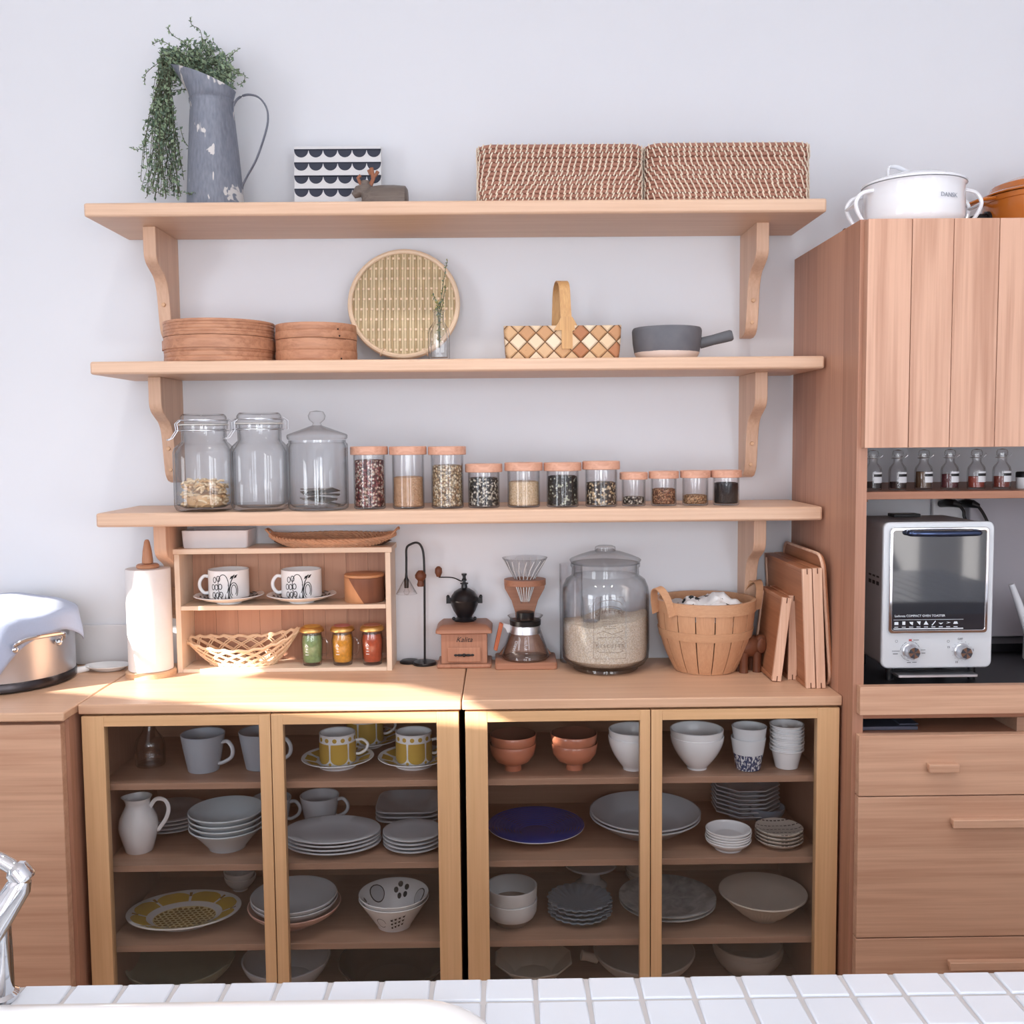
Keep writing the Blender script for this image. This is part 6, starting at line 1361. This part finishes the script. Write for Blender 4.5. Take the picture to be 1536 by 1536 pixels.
# inside drawing
def inpatch(a0, q0, pts, mat=1):
    vs = []
    for da, dq in pts:
        qq = q0+dq; rr2 = .036+(r-.004-.036)*qq-.0006-(.0009 if mat == 2 else 0); zz2 = .008+(hb-.009)*qq+.0006+(.0006 if mat == 2 else 0); vs.append((rr2*math.cos(a0+da), rr2*math.sin(a0+da), zz2))
    cx2 = sum((Vector(v) for v in vs), Vector())/len(vs); n_ = len(vs); m.mi = mat; m.add(vs+[cx2], [(i, (i+1) % n_, n_) for i in range(n_)])
for i in range(6):
    a0 = .35+i*1.02
    if i % 2:
        for q_ in range(5): inpatch(a0+.22*math.cos(q_*1.26), .62+.2*math.sin(q_*1.26), [(.09*math.cos(x), .10*math.sin(x)) for x in [2*PI*j/10 for j in range(10)]])
    else:
        inpatch(a0, .62, [(.34*math.cos(x), .30*math.sin(x)) for x in [2*PI*j/16 for j in range(16)]], 1)
        inpatch(a0, .62, [(.30*math.cos(x), .265*math.sin(x)) for x in [2*PI*j/16 for j in range(16)]], 2)
b = T(build('patterned_bowl', m, [WHITE, INK, GREYP], None, (0, 0, 0)), 'bowl'); b['fixed'] = 1
stack(b, 2, c.x, c.y, R3, .0095, '@ white bowl with black fruit drawing in the left cabinet', 'black and white fruit patterned bowls', 0)
# --- left cabinet, bottom row
y_ = -.20; x = at(272, 1450, y_).x; solo('olive_bowl', MB().lathe(bowlprof(.06, .124, .066, .005, 1.6), 64), OLIVE, 'wide olive grey bowl at the bottom left of the left cabinet', 'bowl', (x, y_, R4))
x = at(430, 1450, y_).x; solo('grey_serving_bowl', MB().lathe(bowlprof(.06, .103, .066, .005, 1.4), 64), GREYP, 'grey serving bowl at the bottom behind the left cabinet middle stiles', 'bowl', (x, y_, R4))
x = at(590, 1450, y_).x; t = thing('brown_platter', 'large dark brown platter at the bottom right of the left cabinet', 'platter', (x, y_, R4)); build('platter_body', MB().lathe(plateprof(.128, .058, .005, .75, .06), 64), BROWNP, t)
# --- right cabinet, upper row
LAC = plain('copper_brown_lacquer', RGB(190, 118, 90), .3, var=.08, coat=.3); LACD = plain('dark_lacquer', RGB(96, 60, 50), .25, var=.1, coat=.3)
def lacquer(u, v, pos):
    c = ctr(u, v, R1, .019); r = 36*S(c.y-.02); h = .060; m = MB()
    m.lathe([(0, .002), (.0165, .002), (.017, 0), (.019, 0), (.0185, .012), (r*.72, .021), (r*.92, .036), (r, h-.001), (r-.001, h)], 48); m.mi = 1; m.lathe([(r-.001, h), (r-.003, h-.001), (r*.88, .036), (r*.65, .024), (0, .018)], 48)
    b = T(build('wooden_bowl', m, [LAC, LACD], None, (0, 0, 0), ang=1.0), 'bowl'); stack(b, 2, c.x, c.y, R1, .0215, '@ copper brown footed bowl in the %s stack of the right cabinet' % pos, 'copper brown footed bowls')
lacquer(770, 1158, 'leftmost'); lacquer(862, 1157, 'second')
def whitebowl(u, v, w, pos, mat=WHITE):
    c = ctr(u, v, R1, .024); r = w*S(c.y-.02); b = T(dish('white_bowl', bowlprof(.022, r, .074, .0035, 1.75), mat), 'bowl'); stack(b, 2, c.x, c.y, R1, .0155, '@ white deep bowl %s' % pos, 'white deep bowls')
whitebowl(951, 1158, 38, 'partly hidden behind the right cabinet middle stiles'); whitebowl(1049, 1157, 41, 'beside the blue patterned cups')
c = ctr(1127, 1158, R1, .026); k = S(c.y); BP = NT('blue_weave_pattern'); q = BP.xyz(BP.coord()); nv = BP.noise(BP.mp(BP.coord(), (260, 260, 120)), 1, 2); band = BP.math('LESS_THAN', BP.math('ADD', q[2], BP.math('MULTIPLY', nv, .004)), 27*k)
BP.bsdf(BP.mix(BP.math('MULTIPLY', band, BP.ramp(nv, [(.42, (0, 0, 0, 1)), (.5, (1, 1, 1, 1))])), RGB(226, 230, 234), RGB(58, 74, 112)), .25, 0, .5, None, .2)
b = T(build('blue_pattern_cup', cup_mb(26.5*k, 18.5*k, 50*k), BP.m, None, (0, 0, 0)), 'cup'); stack(b, 2, c.x, c.y, R1, .0245, '@ white cup with blue woven band in the stack of two', 'white cups with blue bands')
c = ctr(1185, 1156, R1, .026); k = S(c.y); b = T(build('small_cup', MB().lathe([(0, .0015), (16*k, 0), (17*k, .001), (22*k, 22*k), (23.5*k, 27*k), (26*k, 28.2*k), (26*k, 30*k), (24*k, 30*k), (21*k, 22*k), (15.5*k, .004), (0, .004)], 44), WHITE, None, (0, 0, 0)), 'cup'); stack(b, 8, c.x, c.y, R1, .0079, '@ small white cup in the tall stack at the right stile', 'small white cups in a tall stack', .0008)
# --- right cabinet, second row
c = ag(806, 1271, R2Z); r = 75.5*S(-.24); pr = [(0, .002), (r*.5, .002), (r*.51, 0), (r*.53, 0), (r*.54, .003), (r*.8, .010), (r, .021), (r, .0225)]
m = MB().lathe(pr, 72); m.mi = 1; pr2 = [(r, .0225), (r-.002, .0232)]
for i in range(11): q_ = 1-.03-.062*i; pr2 += [(r*q_, .0225-.0016*i+.0006), (r*(q_-.031), .0225-.0016*i-.0016)]
pr2 += [(r*.26, .006), (0, .006)]; m.lathe(pr2, 72)
solo('blue_plate', m, [WHITE, plain('cobalt_glaze', RGB(46, 66, 148), .25, var=.06, coat=.4)], 'large cobalt blue plate with concentric ridges in the right cabinet', 'plate', (c.x, c.y+r*.72, R2Z))
c = ag(975, 1268, R2Z); r = 85.5*S(-.22); b = T(dish('large_grey_plate', [(0, .002), (r*.45, .002), (r*.46, 0), (r*.49, 0), (r*.5, .003), (r*.66, .010), (r, .040), (r, .042), (r-.003, .0425), (r*.66, .0145), (r*.6, .008), (0, .007)], GREYP, 72), 'plate'); stack(b, 2, c.x, c.y+r*.64, R2Z, .0085, '@ large grey deep plate spanning the right cabinet middle stiles', 'large grey deep plates')
c = Vector((at(1117, 1225, -.10).x, -.10, R2Z)); b = T(build('octagonal_plate', MB().lathe(plateprof(.083, .020, .004, .66), 8, t0=PI/8), GREYP, None, (0, 0, 0), ang=.3), 'plate'); b['fixed'] = 1
stack(b, 7, c.x, c.y, R2Z, .0105, '@ octagonal grey plate in the tall stack at the back right', 'octagonal grey plates', .0006)
c = ctr(1156, 1239, R2Z, .03); solo('small_grey_bowl', MB().lathe(bowlprof(.026, 28*S(-.2), .036, .003, 2.2), 44), GREYD, 'small blue grey bowl in front of the octagonal plates', 'bowl', (c.x, c.y+.006, R2Z))
c = ctr(1097, 1280, R2Z, .03); b = T(dish('small_white_dish', bowlprof(.030, 34.5*S(-.27), .022, .003, 1.6), WHITE, 44), 'dish'); stack(b, 5, c.x, c.y, R2Z, .0058, '@ small white dish in the stack of five', 'small white dishes in a stack of five')
LP = NT('leaf_line_print'); q = LP.xyz(LP.coord()); wv = LP.math('SINE', LP.math('MULTIPLY', LP.math('ADD', q[1], LP.math('MULTIPLY', LP.math('MULTIPLY', q[0], q[0]), 3.0)), 330.0)); dsh = LP.math('SINE', LP.math('MULTIPLY', q[0], 700.0)); gn = LP.n('ShaderNodeNewGeometry'); upf = LP.math('GREATER_THAN', LP.xyz(gn.outputs['Normal'])[2], .6)
LP.bsdf(LP.mix(LP.math('MULTIPLY', upf, LP.math('MULTIPLY', LP.math('GREATER_THAN', wv, .86), LP.math('GREATER_THAN', dsh, -.5))), RGB(206, 198, 188), RGB(76, 70, 68)), .4)
c = ctr(1175, 1275, R2Z, .03); b = T(dish('patterned_dish', plateprof(36*S(-.27), .014, .004, .75), LP.m, 44), 'dish'); b['fixed'] = 1; stack(b, 4, c.x, c.y+.006, R2Z, .0085, '@ small dish with dark dashed lines in the right stack', 'small dishes with dashed lines', .001)
# --- right cabinet, third row
c = ctr(768, 1394, R3, .034); r = 39.5*S(-.26); TW = NT('two_tone_bowl'); zq = TW.xyz(TW.coord())[2]; TW.bsdf(TW.mix(TW.math('GREATER_THAN', zq, .019), RGB(150, 132, 122), RGB(226, 228, 230)), .4)
b = T(dish('two_tone_bowl', [(0, .003), (.030, .003), (.031, 0), (.034, 0), (.036, .004), (r*.86, .017), (r*.97, .03), (r, .056), (r-.001, .057), (r-.004, .056), (r*.9, .028), (r*.75, .014), (0, .009)], TW.m), 'bowl'); b['fixed'] = 1; stack(b, 2, c.x, c.y, R3, .031, '@ white bowl with unglazed brown base at the left stile', 'white bowls with brown bases', 0)
r = 49*S(-.25); c = ag(872, 1388, R3); scal = lambda q, a_: 1+(.075*abs(math.sin(a_*11))-.05 if 4 < q < 10 else 0)
b = T(dish('scalloped_plate', plateprof(r, .017, .004, .68), GREYD, 132, wav=scal), 'plate'); stack(b, 4, c.x, c.y+r*.62, R3, .0095, '@ blue grey plate with scalloped rim in the stack of four', 'blue grey scalloped plates')
c = Vector((at(886, 1330, -.09).x, -.09, R3)); solo('cake_stand', MB().lathe([(0, .004), (.036, .004), (.037, 0), (.040, 0), (.040, .004), (.026, .014), (.022, .030), (.028, .048), (.064, .054), (.066, .060), (.062, .060), (.05, .057), (0, .056)], 56), GREYP, 'small grey footed cake stand behind the scalloped plates', 'cake stand', c)
c = Vector((at(962, 1325, -.085).x, -.085, R3)); b = T(dish('small_footed_bowl', bowlprof(.02, .040, .030, .003, 1.5), GREYW, 36), 'bowl'); stack(b, 2, c.x, c.y, R3, .011, '@ small grey bowl at the back beside the cake stand', 'small grey bowls beside the cake stand')
r = 75*S(-.24); c = ag(1008, 1386, R3); WASH = NT('grey_wash'); nn_ = WASH.noise(WASH.coord(), 26, 5, .6, 1.2); WASH.bsdf(WASH.mix(WASH.ramp(nn_, [(.35, (0, 0, 0, 1)), (.65, (1, 1, 1, 1))]), RGB(136, 138, 142), RGB(190, 190, 190)), .35)
b = T(dish('washed_grey_plate', plateprof(r, .026, .0045, .66), WASH.m, 64), 'plate'); b['fixed'] = 1; stack(b, 2, c.x, c.y+r*.62, R3, .0085, '@ mottled grey plate on the third row at the middle stiles', 'mottled grey plates')
c = ctr(1150, 1386, R3, .035); r = 67*S(c.y-.01); hb = .062; pr = [(0, .003), (.028, .003), (.030, 0), (.034, 0), (.036, .004), (r*.55, .016), (r*.8, .040), (r*.97, hb-.004), (r+.001, hb-.003), (r, hb), (r-.004, hb-.001), (r*.78, .042), (r*.5, .018), (0, .010)]
flut = lambda q, a_: 1+(.022*abs(math.sin(a_*32)) if q in (4, 5, 6) else 0)
solo('fluted_bowl', MB().lathe(pr, 256, wav=flut), plain('sand_glaze', RGB(206, 194, 182), .4, var=.04), 'wide sand coloured bowl with fluted outside in the right cabinet', 'bowl', (c.x, c.y, R3))
# --- right cabinet, bottom row
y_ = -.19; x = at(800, 1460, y_).x; solo('many_sided_plate', MB().lathe(plateprof(.094, .050, .005, .62, .05), 10, t0=PI/10), CREAM, 'pale many sided plate at the bottom left of the right cabinet', 'plate', (x, y_, R4), ang=.25)
x = at(966, 1450, y_).x; t = thing('handled_grey_dish', 'grey dish with stubby side handle at the bottom of right cabinet', 'dish', (x, y_, R4)); build('dish_body', MB().lathe(bowlprof(.06, .120, .066, .006, 1.4), 64), GREYW, t)
build('handle', MB().tube([(-.112, -.012, .050), (-.135, -.014, .058), (-.150, -.015, .062)], [.011, .010, .012], 14), GREYW, t)
y_ = -.17; x = at(1121, 1440, y_).x; b = T(dish('nested_grey_bowl', bowlprof(.05, .083, .060, .005, 2.0), GREYW), 'bowl'); stack(b, 2, x, y_, R4, .012, '@ warm grey bowl at the bottom right of the right cabinet', 'warm grey bowls at the bottom right')
